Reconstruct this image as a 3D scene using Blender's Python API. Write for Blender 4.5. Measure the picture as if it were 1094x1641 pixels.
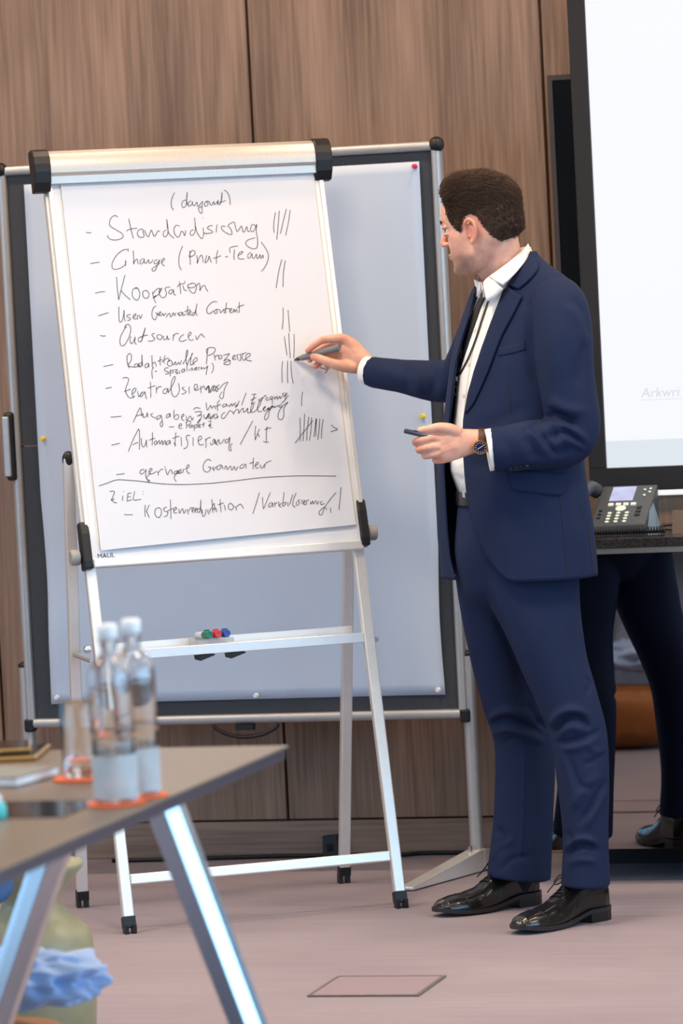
import bpy, bmesh, math, random
import numpy as np
from mathutils import Vector, Matrix
from mathutils.bvhtree import BVHTree
random.seed(7); RNG = np.random.default_rng(7)
for o in list(bpy.data.objects): bpy.data.objects.remove(o)
S = bpy.context.scene
COL = S.collection

# ------------------------------------------------------------------ camera
CX, CY, FPX, CAMH = 547.0, 820.5, 6724.9, 1.5584
PITCH, ROLL, PSI = .0532, -.0509, .2686
FW = np.array([-math.sin(PSI), math.cos(PSI), 0.]); RT = np.array([math.cos(PSI), math.sin(PSI), 0.]); UP = np.array([0, 0, 1.])
CF = FW*math.cos(PITCH) - UP*math.sin(PITCH); _u = UP*math.cos(PITCH) + FW*math.sin(PITCH)
CR = RT*math.cos(ROLL) + _u*math.sin(ROLL); CU = _u*math.cos(ROLL) - RT*math.sin(ROLL)
CC = np.array([0, 0, CAMH])
def proj(P):
    P = np.asarray(P, float) - CC; z = P @ CF
    return np.stack([CX + FPX*(P @ CR)/z, CY - FPX*(P @ CU)/z], -1)
def ray(px, py): return CF + CR*(px-CX)/FPX - CU*(py-CY)/FPX
def on(px, py, p0, n):
    d = ray(px, py); n = np.asarray(n, float); return CC + d*((np.asarray(p0, float)-CC) @ n)/(d @ n)
def floor_at(px, py, z=0.): return on(px, py, (0, 0, z), (0, 0, 1))
def atd(px, py, D):
    d = ray(px, py); return CC + d*D/(d @ FW)
cam = bpy.data.cameras.new('camera'); camo = bpy.data.objects.new('camera', cam); COL.objects.link(camo)
camo.matrix_world = Matrix(((CR[0], CU[0], -CF[0], 0), (CR[1], CU[1], -CF[1], 0), (CR[2], CU[2], -CF[2], CAMH), (0, 0, 0, 1)))
cam.sensor_fit = 'VERTICAL'; cam.sensor_height = 36; cam.lens = 36*FPX/1641.; cam.clip_end = 60
cam.dof.use_dof = True; cam.dof.focus_distance = 10.25; cam.dof.aperture_fstop = 4.5
S.camera = camo

# ------------------------------------------------------------------ world, exposure
S.view_settings.view_transform = 'Standard'; S.view_settings.look = 'None'
S.view_settings.exposure = 0.0; S.view_settings.gamma = 1.0; S.view_settings.use_curve_mapping = False
w = bpy.data.worlds.new('World'); S.world = w; w.use_nodes = True
w.node_tree.nodes['Background'].inputs[0].default_value = (.62, .78, 1., 1); w.node_tree.nodes['Background'].inputs[1].default_value = 1.0
# daylight entering through the window bands of the two long walls
ROOM = dict(x0=-6.2, x1=2.6, y0=-2.0, y1=11.08, h=2.95)
def area(name, loc, rot, sx, sy, power, col, spread=180):
    l = bpy.data.lights.new(name, 'AREA'); l.shape = 'RECTANGLE'; l.size = sx; l.size_y = sy; l.energy = power; l.color = col; l.spread = math.radians(spread)
    o = bpy.data.objects.new(name, l); COL.objects.link(o); o.location = loc; o.rotation_euler = rot; return o
area('daylight_left', (ROOM['x0']-.12, 4.7, 1.55), (0, -math.pi/2, 0), 2.0, 7.8, 135, (.24, .60, 1.))
area('daylight_right', (ROOM['x1']+.12, 4.7, 1.55), (0, math.pi/2, 0), 2.0, 7.8, 300, (.28, .64, 1.))

# ------------------------------------------------------------------ helpers
def lin(c):
    return tuple(((v/255.)/12.92 if v/255. <= .04045 else ((v/255.+.055)/1.055)**2.4) for v in c)
MATS = {}
def mat(name, col, rough=.5, metal=0., var=.06, scale=40., stretch=(1, 1, 1), bump=0., bscale=None, spec=.5, coat=0., sheen=0., emit=0., trans=0., ior=1.45, alpha=1., coords='Object', srgb=True, lit=False):
    if name in MATS: return MATS[name]
    m = bpy.data.materials.new(name); m.use_nodes = True; nt = m.node_tree; p = nt.nodes['Principled BSDF']
    c = lin(col) if srgb else col
    tc = nt.nodes.new('ShaderNodeTexCoord'); mp = nt.nodes.new('ShaderNodeMapping'); mp.inputs['Scale'].default_value = stretch
    nt.links.new(tc.outputs[coords], mp.inputs[0])
    nz = nt.nodes.new('ShaderNodeTexNoise'); nz.inputs['Scale'].default_value = scale; nz.inputs['Detail'].default_value = 5
    nt.links.new(mp.outputs[0], nz.inputs['Vector'])
    rp = nt.nodes.new('ShaderNodeValToRGB'); rp.color_ramp.elements[0].position = .3; rp.color_ramp.elements[1].position = .7
    rp.color_ramp.elements[0].color = (*[max(0, v*(1-var)) for v in c], 1); rp.color_ramp.elements[1].color = (*[min(1, v*(1+var)) for v in c], 1)
    nt.links.new(nz.outputs['Fac'], rp.inputs[0]); nt.links.new(rp.outputs[0], p.inputs['Base Color'])
    p.inputs['Roughness'].default_value = rough; p.inputs['Metallic'].default_value = metal
    p.inputs['Specular IOR Level'].default_value = spec; p.inputs['Coat Weight'].default_value = coat; p.inputs['Coat Roughness'].default_value = .08
    p.inputs['Sheen Weight'].default_value = sheen; p.inputs['Transmission Weight'].default_value = trans; p.inputs['IOR'].default_value = ior
    p.inputs['Alpha'].default_value = alpha
    if lit: nt.links.remove(p.inputs['Base Color'].links[0]); p.inputs['Base Color'].default_value = (.01, .01, .012, 1)
    if emit: nt.links.new(rp.outputs[0], p.inputs['Emission Color']); p.inputs['Emission Strength'].default_value = emit
    if bump:
        b = nt.nodes.new('ShaderNodeBump'); b.inputs['Strength'].default_value = bump; b.inputs['Distance'].default_value = .002
        n2 = nt.nodes.new('ShaderNodeTexNoise'); n2.inputs['Scale'].default_value = bscale or scale; n2.inputs['Detail'].default_value = 4
        nt.links.new(mp.outputs[0], n2.inputs['Vector']); nt.links.new(n2.outputs['Fac'], b.inputs['Height']); nt.links.new(b.outputs[0], p.inputs['Normal'])
    MATS[name] = m; return m
def wood(name, c1, c2, axis='z', rough=.42):
    m = bpy.data.materials.new(name); m.use_nodes = True; nt = m.node_tree; p = nt.nodes['Principled BSDF']
    tc = nt.nodes.new('ShaderNodeTexCoord')
    def nz(scale, st, det=6, dist=0.):
        mp = nt.nodes.new('ShaderNodeMapping'); mp.inputs['Scale'].default_value = st; nt.links.new(tc.outputs['Object'], mp.inputs[0])
        n = nt.nodes.new('ShaderNodeTexNoise'); n.inputs['Scale'].default_value = scale; n.inputs['Detail'].default_value = det; n.inputs['Distortion'].default_value = dist
        nt.links.new(mp.outputs[0], n.inputs['Vector']); return n.outputs['Fac']
    st = {'z': (1, 1, .035), 'x': (.035, 1, 1)}[axis]; st2 = {'z': (1, 1, .10), 'x': (.10, 1, 1)}[axis]
    a = nz(95, st); b = nz(9, st2, 3, .6)
    mx = nt.nodes.new('ShaderNodeMath'); mx.operation = 'MULTIPLY_ADD'; mx.inputs[1].default_value = .45
    mx2 = nt.nodes.new('ShaderNodeMath'); mx2.operation = 'MULTIPLY'; mx2.inputs[1].default_value = .55
    nt.links.new(b, mx2.inputs[0]); nt.links.new(a, mx.inputs[0]); nt.links.new(mx2.outputs[0], mx.inputs[2])
    rp = nt.nodes.new('ShaderNodeValToRGB'); rp.color_ramp.elements[0].position = .36; rp.color_ramp.elements[1].position = .64
    rp.color_ramp.elements[0].color = (*lin(c1), 1); rp.color_ramp.elements[1].color = (*lin(c2), 1)
    nt.links.new(mx.outputs[0], rp.inputs[0]); nt.links.new(rp.outputs[0], p.inputs['Base Color'])
    p.inputs['Roughness'].default_value = rough; p.inputs['Specular IOR Level'].default_value = .35
    bm_ = nt.nodes.new('ShaderNodeBump'); bm_.inputs['Strength'].default_value = .12; bm_.inputs['Distance'].default_value = .001
    nt.links.new(a, bm_.inputs['Height']); nt.links.new(bm_.outputs[0], p.inputs['Normal'])
    MATS[name] = m; return m

def mesh_obj(name, verts, faces, m, parent=None, smooth=False, loc=None):
    me = bpy.data.meshes.new(name); me.from_pydata([tuple(map(float, v)) for v in verts], [], [tuple(int(i) for i in f) for f in faces]); me.update()
    return link(name, me, m, parent, smooth, loc)
def link(name, me, m, parent=None, smooth=False, loc=None):
    o = bpy.data.objects.new(name, me); COL.objects.link(o)
    if m is not None and not me.materials: me.materials.append(m)
    if smooth: me.polygons.foreach_set('use_smooth', [True]*len(me.polygons))
    if loc is not None: o.location = loc
    if parent is not None: set_parent(o, parent)
    return o
def set_parent(o, p):
    o.parent = p; o.matrix_parent_inverse = world_of(p).inverted()
def world_of(o):
    m = Matrix.LocRotScale(o.location, o.rotation_euler, o.scale)
    return world_of(o.parent) @ o.matrix_parent_inverse @ m if o.parent else m
def tag(o, label=None, cat=None, group=None, kind=None):
    if label: o['label'] = label
    if cat: o['category'] = cat
    if group: o['group'] = group
    if kind: o['kind'] = kind
    return o
def thing(name, label, cat, loc=(0, 0, 0), group=None):
    o = bpy.data.objects.new(name, None); COL.objects.link(o); o.location = tuple(map(float, loc)); o.empty_display_size = .05
    return tag(o, label, cat, group)
class G:                                                            # a growing mesh
    def __init__(s): s.v = []; s.f = []
    def add(s, v, f):
        k = len(s.v); s.v += [tuple(map(float, q)) for q in v]; s.f += [tuple(int(i)+k for i in q) for q in f]; return s
    def box(s, c, size, ax=None):
        ax = ax if ax is not None else np.eye(3); c = np.asarray(c, float); h = np.asarray(size, float)/2; v = []
        for i in (-1, 1):
            for j in (-1, 1):
                for k in (-1, 1): v.append(c + ax[0]*h[0]*i + ax[1]*h[1]*j + ax[2]*h[2]*k)
        f = [(0, 1, 3, 2), (4, 6, 7, 5), (0, 4, 5, 1), (2, 3, 7, 6), (0, 2, 6, 4), (1, 5, 7, 3)]
        if np.dot(np.cross(ax[0], ax[1]), ax[2]) < 0: f = [q[::-1] for q in f]
        return s.add(v, f)
    def span(s, a, b): a = np.asarray(a, float); b = np.asarray(b, float); return s.box((a+b)/2, np.abs(b-a))
    def tube(s, pts, r, n=10, cap=True):
        pts = np.asarray(pts, float); r = np.broadcast_to(r, len(pts)); T = np.gradient(pts, axis=0); T /= np.linalg.norm(T, axis=1)[:, None]+1e-12
        a = np.cross(T[0], [0, 0, 1.]); a = a if np.linalg.norm(a) > .05 else np.cross(T[0], [1., 0, 0]); a /= np.linalg.norm(a); v = []; f = []
        for i, p in enumerate(pts):
            a = a - T[i]*(a @ T[i]); a /= np.linalg.norm(a)+1e-12; b = np.cross(T[i], a)
            for k in range(n): th = 2*math.pi*k/n; v.append(p + r[i]*(math.cos(th)*a + math.sin(th)*b))
        for i in range(len(pts)-1):
            for k in range(n): f.append((i*n+k, i*n+(k+1) % n, (i+1)*n+(k+1) % n, (i+1)*n+k))
        if cap: f += [tuple(range(n))[::-1], tuple(range((len(pts)-1)*n, len(pts)*n))]
        return s.add(v, f)
    def lathe(s, prof, n=32, c=(0, 0, 0), ax=None, close=False):
        ax = ax if ax is not None else np.eye(3); c = np.asarray(c, float); v = []; f = []; m = len(prof)
        for r, z in prof:
            for k in range(n): th = 2*math.pi*k/n; v.append(c + ax[0]*r*math.cos(th) + ax[1]*r*math.sin(th) + ax[2]*z)
        for i in range(m-1 if not close else m):
            for k in range(n): f.append((i*n+k, i*n+(k+1) % n, ((i+1) % m)*n+(k+1) % n, ((i+1) % m)*n+k))
        if not close:
            if prof[0][0] > 1e-5: f.append(tuple(range(n))[::-1])
            if prof[-1][0] > 1e-5: f.append(tuple(range((m-1)*n, m*n)))
        return s.add(v, f)
    def prism(s, poly, d):                                          # polygon (list of 3d points) extruded along d
        poly = [np.asarray(p, float) for p in poly]; n = len(poly); d = np.asarray(d, float)
        return s.add(poly + [p+d for p in poly], [tuple(range(n))[::-1], tuple(range(n, 2*n))] + [(i, (i+1) % n, n+(i+1) % n, n+i) for i in range(n)])
    def ball(s, c, r, n=12, m=8, ax=None):
        r = np.broadcast_to(np.asarray(r, float), 3); ax = ax if ax is not None else np.eye(3); v = []; f = []
        for i in range(m+1):
            ph = math.pi*i/m
            for k in range(n): th = 2*math.pi*k/n; v.append(np.asarray(c, float)+ax[0]*r[0]*math.sin(ph)*math.cos(th)+ax[1]*r[1]*math.sin(ph)*math.sin(th)+ax[2]*r[2]*math.cos(ph))
        for i in range(m):
            for k in range(n): f.append((i*n+k, (i+1)*n+k, (i+1)*n+(k+1) % n, i*n+(k+1) % n))
        return s.add(v, f)
    def obj(s, name, m, parent=None, smooth=False, bevel=0., seg=2, weld=True, auto=None):
        me = bpy.data.meshes.new(name); me.from_pydata(s.v, [], s.f); me.update()
        bm = bmesh.new(); bm.from_mesh(me)
        if weld: bmesh.ops.remove_doubles(bm, verts=bm.verts, dist=1e-6)
        bmesh.ops.recalc_face_normals(bm, faces=bm.faces)
        if bevel:
            ed = [e for e in bm.edges if len(e.link_faces) == 2 and e.calc_face_angle(0) > .5]
            bmesh.ops.bevel(bm, geom=ed, offset=bevel, segments=seg, affect='EDGES', profile=.5)
        if auto is not None:
            for e in bm.edges: e.smooth = not (len(e.link_faces) == 2 and e.calc_face_angle(0) > auto)
            smooth = True
        bm.to_mesh(me); bm.free(); me.update()
        return link(name, me, m, parent, smooth)
def cat_rom(P, n=6):
    P = np.asarray(P, float)
    if len(P) < 3: return np.array([P[0]+(P[-1]-P[0])*k/n for k in range(n+1)])
    Q = np.vstack([2*P[0]-P[1], P, 2*P[-1]-P[-2]]); out = []
    for i in range(1, len(Q)-2):
        for k in range(n):
            t = k/n; a, b, c, d = Q[i-1], Q[i], Q[i+1], Q[i+2]
            out.append(.5*(2*b+(c-a)*t+(2*a-5*b+4*c-d)*t*t+(3*b-a-3*c+d)*t**3))
    out.append(P[-1]); return np.array(out)
def text_mesh(name, body, size, m, parent, origin, xdir, ydir, font_shear=0., extrude=.0004, align='LEFT'):
    c = bpy.data.curves.new(name, 'FONT'); c.body = body; c.size = size; c.extrude = extrude; c.shear = font_shear; c.align_x = align
    t = bpy.data.objects.new(name+'_tmp', c); COL.objects.link(t); dg = bpy.context.evaluated_depsgraph_get()
    me = bpy.data.meshes.new_from_object(t.evaluated_get(dg)); bpy.data.objects.remove(t); bpy.data.curves.remove(c)
    x = np.asarray(xdir, float); y = np.asarray(ydir, float); z = np.cross(x, y)
    me.transform(Matrix(((x[0], y[0], z[0], origin[0]), (x[1], y[1], z[1], origin[1]), (x[2], y[2], z[2], origin[2]), (0, 0, 0, 1))))
    me.materials.clear(); me.name = name
    return link(name, me, m, parent)

# ------------------------------------------------------------------ materials
WALNUT = wood('walnut_veneer', (112, 89, 74), (160, 132, 112))
WALNUT_H = wood('walnut_plinth', (122, 99, 85), (166, 139, 122), 'x')
ALU = mat('brushed_aluminium', (214, 214, 214), .32, .85, .04, 60, (1, 1, .05))
ALU_W = mat('pale_anodised_aluminium', (232, 230, 226), .36, .55, .02, 60)
ALU_B = mat('grooved_clamp_aluminium', (208, 202, 194), .38, .6, .05, 300, (.02, 1, 1))
ALU_D = mat('satin_grey_aluminium', (178, 178, 178), .4, .5, .04, 60)
BLACKP = mat('black_plastic', (22, 22, 24), .45, 0, .1, 80)
GREYP = mat('grey_plastic', (150, 150, 148), .5, 0, .05)
PAPER = mat('white_paper', (217, 221, 229), .8, 0, .006, 6, spec=.2)
BOARDW = mat('whiteboard_enamel', (232, 236, 240), .25, 0, .01, 6)
INK = mat('black_marker_ink', (46, 46, 52), .6, 0, .1)
FELT = mat('charcoal_felt', (70, 73, 78), .95, 0, .10, 260, bump=.3, bscale=500, spec=.1)
CHROME = mat('polished_chrome', (214, 216, 220), .24, 1., .01)
TABLE_M = mat('taupe_table_top', (112, 98, 85), .34, 0, .03, 30)
# ================================================================== the room
x0, x1, y0, y1, RH = ROOM['x0'], ROOM['x1'], ROOM['y0'], ROOM['y1'], ROOM['h']
def carpet():
    m = bpy.data.materials.new('mauve_carpet'); m.use_nodes = True; nt = m.node_tree; p = nt.nodes['Principled BSDF']; tc = nt.nodes.new('ShaderNodeTexCoord')
    def nz(scale, st, det=4):
        mp = nt.nodes.new('ShaderNodeMapping'); mp.inputs['Scale'].default_value = st; nt.links.new(tc.outputs['Object'], mp.inputs[0])
        n = nt.nodes.new('ShaderNodeTexNoise'); n.inputs['Scale'].default_value = scale; n.inputs['Detail'].default_value = det; nt.links.new(mp.outputs[0], n.inputs['Vector']); return n.outputs['Fac']
    fine = nz(700, (1, 1, 1), 2); streak = nz(45, (.07, 1, 1), 6); blot = nz(3, (.5, 1, 1), 4)
    def mul(a, k, b=None):
        q = nt.nodes.new('ShaderNodeMath'); q.operation = 'MULTIPLY_ADD'; nt.links.new(a, q.inputs[0]); q.inputs[1].default_value = k
        if b is not None: nt.links.new(b, q.inputs[2])
        else: q.inputs[2].default_value = 0
        return q.outputs[0]
    tot = mul(fine, .60, mul(streak, .17, mul(blot, .23)))
    rp = nt.nodes.new('ShaderNodeValToRGB'); rp.color_ramp.elements[0].position = .34; rp.color_ramp.elements[1].position = .66
    rp.color_ramp.elements[0].color = (*lin((130, 120, 128)), 1); rp.color_ramp.elements[1].color = (*lin((161, 151, 158)), 1)
    nt.links.new(tot, rp.inputs[0]); nt.links.new(rp.outputs[0], p.inputs['Base Color']); p.inputs['Roughness'].default_value = .95; p.inputs['Specular IOR Level'].default_value = .1
    b = nt.nodes.new('ShaderNodeBump'); b.inputs['Strength'].default_value = .5; b.inputs['Distance'].default_value = .003
    nt.links.new(tot, b.inputs['Height']); nt.links.new(b.outputs[0], p.inputs['Normal']); return m
CARPET = carpet()
WALLP = mat('warm_grey_paint', (176, 168, 160), .8, 0, .03, 4)
CEIL = mat('white_ceiling_paint', (226, 222, 214), .85, 0, .02, 4)
tag(G().span((x0-.2, y0-.2, -.1), (x1+.2, y1+.2, 0)).obj('floor', CARPET), 'mauve grey carpet with fine streaks under the flipchart', kind='structure')
tag(G().span((x0-.2, y0-.2, RH), (x1+.2, y1+.2, RH+.1)).obj('ceiling', CEIL), 'plain white ceiling with recessed panel lights', kind='structure')
wb = tag(G().span((x0, y1+.004, 0), (x1, y1+.2, RH)).obj('wall_back', mat('dark_panel_gap', (84, 60, 48), .8)), 'walnut veneer panelled wall behind the pinboard', kind='structure')
PW = .818; xs = -3.242 - 4*PW; k = 0
while xs < x1:
    a, b = max(xs+.004, x0), min(xs+PW-.004, x1)
    if b-a > .05: G().span((a, y1-.018, .104), (b, y1+.004, RH-.003)).obj('panel', WALNUT, wb, bevel=.0015, seg=1)
    xs += PW
tag(G().span((x0, y1-.0185, .001), (x1, y1+.003, .0985)).obj('baseboard_back', WALNUT_H, bevel=.001, seg=1), 'low walnut plinth along the foot of the panelled wall', kind='structure')
def pane_mat():
    m = bpy.data.materials.new('window_glass'); m.use_nodes = True; nt = m.node_tree; nt.nodes.remove(nt.nodes['Principled BSDF'])
    t = nt.nodes.new('ShaderNodeBsdfTransparent'); g = nt.nodes.new('ShaderNodeBsdfGlossy'); g.inputs['Roughness'].default_value = .02
    nz = nt.nodes.new('ShaderNodeTexNoise'); nz.inputs['Scale'].default_value = 2; rp = nt.nodes.new('ShaderNodeMapRange'); rp.inputs[3].default_value = .05; rp.inputs[4].default_value = .08
    mx = nt.nodes.new('ShaderNodeMixShader'); nt.links.new(nz.outputs['Fac'], rp.inputs[0]); nt.links.new(rp.outputs[0], mx.inputs[0])
    nt.links.new(t.outputs[0], mx.inputs[1]); nt.links.new(g.outputs[0], mx.inputs[2]); nt.links.new(mx.outputs[0], nt.nodes['Material Output'].inputs[0]); return m
PANE = pane_mat(); FRAMEW = mat('dark_window_frame', (70, 70, 72), .5, .3)
def side_wall(name, xw, sgn, win, label):
    t = .1*sgn
    g = G(); ya, yb, za, zb = .8, 8.6, .55, 2.55
    for a, b in (((y0, 0), (y1, za)), ((y0, zb), (y1, RH)), ((y0, za), (ya, zb)), ((yb, za), (y1, zb))): g.span((xw, a[0], a[1]), (xw+t, b[0], b[1]))
    tag(g.obj(name, WALLP), label, kind='structure')
    wf = G(); n = 5
    for i in range(n+1): yy = ya + (yb-ya)*i/n; wf.span((xw+t*.3, max(ya, yy-.03), za), (xw+t*.7, min(yb, yy+.03), zb))
    wf.span((xw+t*.3, ya, za), (xw+t*.7, yb, za+.05)); wf.span((xw+t*.3, ya, zb-.05), (xw+t*.7, yb, zb))
    w_ = tag(wf.obj(win, FRAMEW), 'dark framed ribbon window in the side wall', kind='structure')
    for i in range(n):
        G().span((xw+t*.48, ya+(yb-ya)*i/n+.03, za+.05), (xw+t*.52, ya+(yb-ya)*(i+1)/n-.03, zb-.05)).obj('pane', PANE, w_)
side_wall('wall_left', x0, -1, 'window_1', 'grey side wall with ribbon window left of the pinboard')
side_wall('wall_right', x1, 1, 'window_2', 'grey side wall with ribbon window right of the screen')
tag(G().span((x0, y0-.1, 0), (x1, y0, RH)).obj('wall_front', WALLP), 'plain grey wall facing the panelled wall', kind='structure')

LENS = mat('lit_diffuser', (255, 232, 205), .5, emit=3.)
def ceiling_light(x, y, power):
    t = thing('ceiling_light', 'square recessed warm white panel light in the ceiling', 'ceiling light', (x, y, RH), 'recessed panel lights in the ceiling')
    g = G()
    for a, b in (((-.3, -.3), (.3, -.27)), ((-.3, .27), (.3, .3)), ((-.3, -.27), (-.27, .27)), ((.27, -.27), (.3, .27))): g.span((x+a[0], y+a[1], RH-.02), (x+b[0], y+b[1], RH-.0005))
    g.obj('trim_ring', mat('white_metal', (235, 235, 232), .5), t)
    G().span((x-.27, y-.27, RH-.009), (x+.27, y+.27, RH-.0008)).obj('diffuser', LENS, t)
    l = area('panel_light', (x, y, RH-.022), (0, 0, 0), .54, .54, power, (1., .78, .56), 150); set_parent(l, t)
for x in (-4.6, -2.75, -.9, 1.0):
    for y, pw_ in ((1.4, 7), (3.9, 8), (6.4, 14), (8.9, 27)): ceiling_light(x, y, pw_)

def added_wall_washer(x, y, power):  # invented downlights, added out of view to brighten the top of the panelled wall
    t = thing('added_wall_washer', 'slim recessed warm downlight added to brighten the panelled wall', 'downlight', (x, y, RH), 'added wall washing downlights')
    G().lathe([(.05, -.004), (.065, -.004), (.068, -.0005), (.05, -.0005)], 28, (x, y, RH), close=True).obj('trim_ring', MATS['white_metal'], t, auto=.6)
    G().lathe([(.0495, -.0035), (.0495, -.0008), (0, -.0008)], 28, (x, y, RH)).obj('diffuser', LENS, t)
    l = area('downlight', (x, y, RH-.006), (0, 0, 0), .10, .10, power, (1., .70, .45)); l.data.shape = 'DISK'; set_parent(l, t)
for x in (-5.2, -4.2, -3.2, -2.2, -1.2, -.2): added_wall_washer(x, 10.3, 9.5)

# ================================================================== pinboard on its stand
YP = 10.722
pb = thing('pinboard', 'grey felt pinboard on silver stand covered by large white paper', 'pinboard', (-3.2485, YP, 0))
xa, xb, za, zb = -3.863, -2.634, .411, 1.93; zm = 1.175
G().span((xa+.012, YP, za+.01), (xb-.012, YP+.02, zm-.0015)).obj('felt_panel', FELT, pb)
G().span((xa+.012, YP, zm+.0015), (xb-.012, YP+.02, zb-.01)).obj('felt_panel', FELT, pb)
def half_round(p, q, r, out=np.array([0, -1., 0])):
    p = np.asarray(p, float); q = np.asarray(q, float); d = q-p; side = np.cross(d/np.linalg.norm(d), out); pts = []
    for i in range(9): th = math.pi*i/8; pts.append(p + side*r*math.cos(th) + out*(r*.8*math.sin(th)+.004))
    pts += [p - side*r - out*.022, p + side*r - out*.022]
    return G().prism(pts, d)
for p, q in (((xa+.011, YP, za), (xa+.011, YP, zb)), ((xb-.011, YP, za), (xb-.011, YP, zb)), ((xa, YP, zb-.011), (xb, YP, zb-.011)), ((xa, YP, za+.011), (xb, YP, za+.011))):
    half_round(p, q, .0125).obj('frame_rail', ALU_D, pb, auto=.5)
for x in (xa+.008, xb-.008): G().ball((x, YP-.002, zb-.008), (.021, .020, .021), 16, 10).obj('corner_cap', BLACKP, pb, smooth=True)
for x in (xa+.006, xb-.006): G().span((x-.014, YP-.016, za-.012), (x+.014, YP+.02, za+.024)).obj('corner_cap', BLACKP, pb, bevel=.006)
for sx, x in ((-1, xa), (1, xb)):
    po = G(); po.tube([(x+sx*.004, YP+.012, .02), (x+sx*.004, YP+.012, .575)], .0185, 20); post = po.obj('post', ALU_D, pb, auto=.6)
    G().lathe([(.0192, 0), (.0192, .008), (.010, .014), (0, .015)], 20, (x+sx*.004, YP+.012, .575)).obj('post_cap', BLACKP, post, smooth=True)
    G().tube([(x+sx*.002, YP+.020, .55), (x+sx*.002, YP+.020, 1.2)], .010, 12).obj('inner_post', ALU_D, post, auto=.6)
    d = np.array([-.30, -.954, 0]) if sx > 0 else np.array([.30, -.954, 0]); nrm = np.array([d[1], -d[0], 0])
    base = np.array([x+sx*.004, YP+.012, 0])
    for kk in (1, -1):
        f_ = G(); L = .36 if kk > 0 else .30
        a = [base + nrm*.022 + UP*.003, base - nrm*.022 + UP*.003, base - nrm*.022 + UP*.062, base + nrm*.022 + UP*.062]
        e = base + d*kk*L; b = [e + nrm*.020 + UP*.003, e - nrm*.020 + UP*.003, e - nrm*.020 + UP*.012, e + nrm*.020 + UP*.012]
        f_.add(a+b, [(0, 1, 2, 3), (4, 7, 6, 5), (0, 4, 5, 1), (1, 5, 6, 2), (2, 6, 7, 3), (3, 7, 4, 0)]); f_.obj('foot', ALU_W, pb, bevel=.003)
    G().tube([base + d*.035 + UP*.055 - nrm*.0, base + d*.035 + UP*.072], .006, 10).obj('foot_bolt', CHROME, pb, smooth=False)
hd = G().span((xa-.016, YP-.024, 1.084), (xa+.012, YP+.0, 1.27)).obj('carry_handle', BLACKP, pb, bevel=.008)
G().span((xa-.018, YP-.030, 1.096), (xa+.001, YP-.02, 1.258)).obj('handle_inlay', ALU_D, hd, bevel=.003)
pts = [(-3.335, 0), (-3.322, -.012), (-3.29, -.026), (-3.245, -.032), (-3.20, -.026), (-3.167, -.012), (-3.154, 0)]
g = G().tube(cat_rom([(x, YP-.008, .405+z) for x, z in pts], 5), .0055, 8); g.span((-3.272, YP-.016, .392), (-3.222, YP+.004, .408)); g.obj('pull_handle', BLACKP, pb, smooth=False)
# big paper pinned on the felt (hangs slightly wavy)
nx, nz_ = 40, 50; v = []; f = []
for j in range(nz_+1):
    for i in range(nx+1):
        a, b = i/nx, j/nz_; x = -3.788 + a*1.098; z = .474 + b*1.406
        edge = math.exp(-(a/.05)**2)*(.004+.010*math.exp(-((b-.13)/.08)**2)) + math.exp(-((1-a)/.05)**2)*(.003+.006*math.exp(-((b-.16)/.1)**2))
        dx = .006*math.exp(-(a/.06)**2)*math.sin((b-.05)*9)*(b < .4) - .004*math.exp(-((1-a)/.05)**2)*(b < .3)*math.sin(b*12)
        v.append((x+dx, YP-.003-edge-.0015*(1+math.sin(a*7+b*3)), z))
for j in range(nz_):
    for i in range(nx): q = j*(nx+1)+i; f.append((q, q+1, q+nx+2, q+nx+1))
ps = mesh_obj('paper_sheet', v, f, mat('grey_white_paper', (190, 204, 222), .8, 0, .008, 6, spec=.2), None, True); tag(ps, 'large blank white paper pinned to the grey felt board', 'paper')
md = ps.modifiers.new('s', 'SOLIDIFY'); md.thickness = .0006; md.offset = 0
for x, z, c, lab in ((-2.701, 1.868, (214, 40, 90), 'red push pin in top corner of the pinned paper'), (-3.772, 1.194, (232, 206, 60), 'yellow push pin at paper edge near the carry handle'), (-2.713, 1.211, (232, 206, 40), 'yellow push pin at paper edge beside the man'), (-3.772, .492, (225, 228, 232), 'white push pin at bottom corner behind flipchart leg'), (-2.708, .487, (225, 228, 232), 'white push pin at bottom corner near silver post'), (-3.21, .484, (225, 228, 232), 'white push pin mid bottom edge of the pinned paper')):
    t = thing('push_pin', lab, 'push pin', (x, YP, z), 'push pins on the pinboard')
    ax = np.array([[1, 0, 0], [0, 0, 1], [0, -1, 0.]]); m = mat('pin_%d_%d' % (c[0], c[2]), c, .35)
    G().lathe([(.0068, .008), (.0068, .010), (.004, .012), (.004, .020), (.006, .022), (.005, .0235), (0, .024)], 16, (x, YP, z), ax).obj('head', m, t, smooth=False, auto=.6)
    G().tube([(x, YP-.009, z), (x, YP+.006, z)], .0007, 6).obj('needle', CHROME, t)

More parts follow.
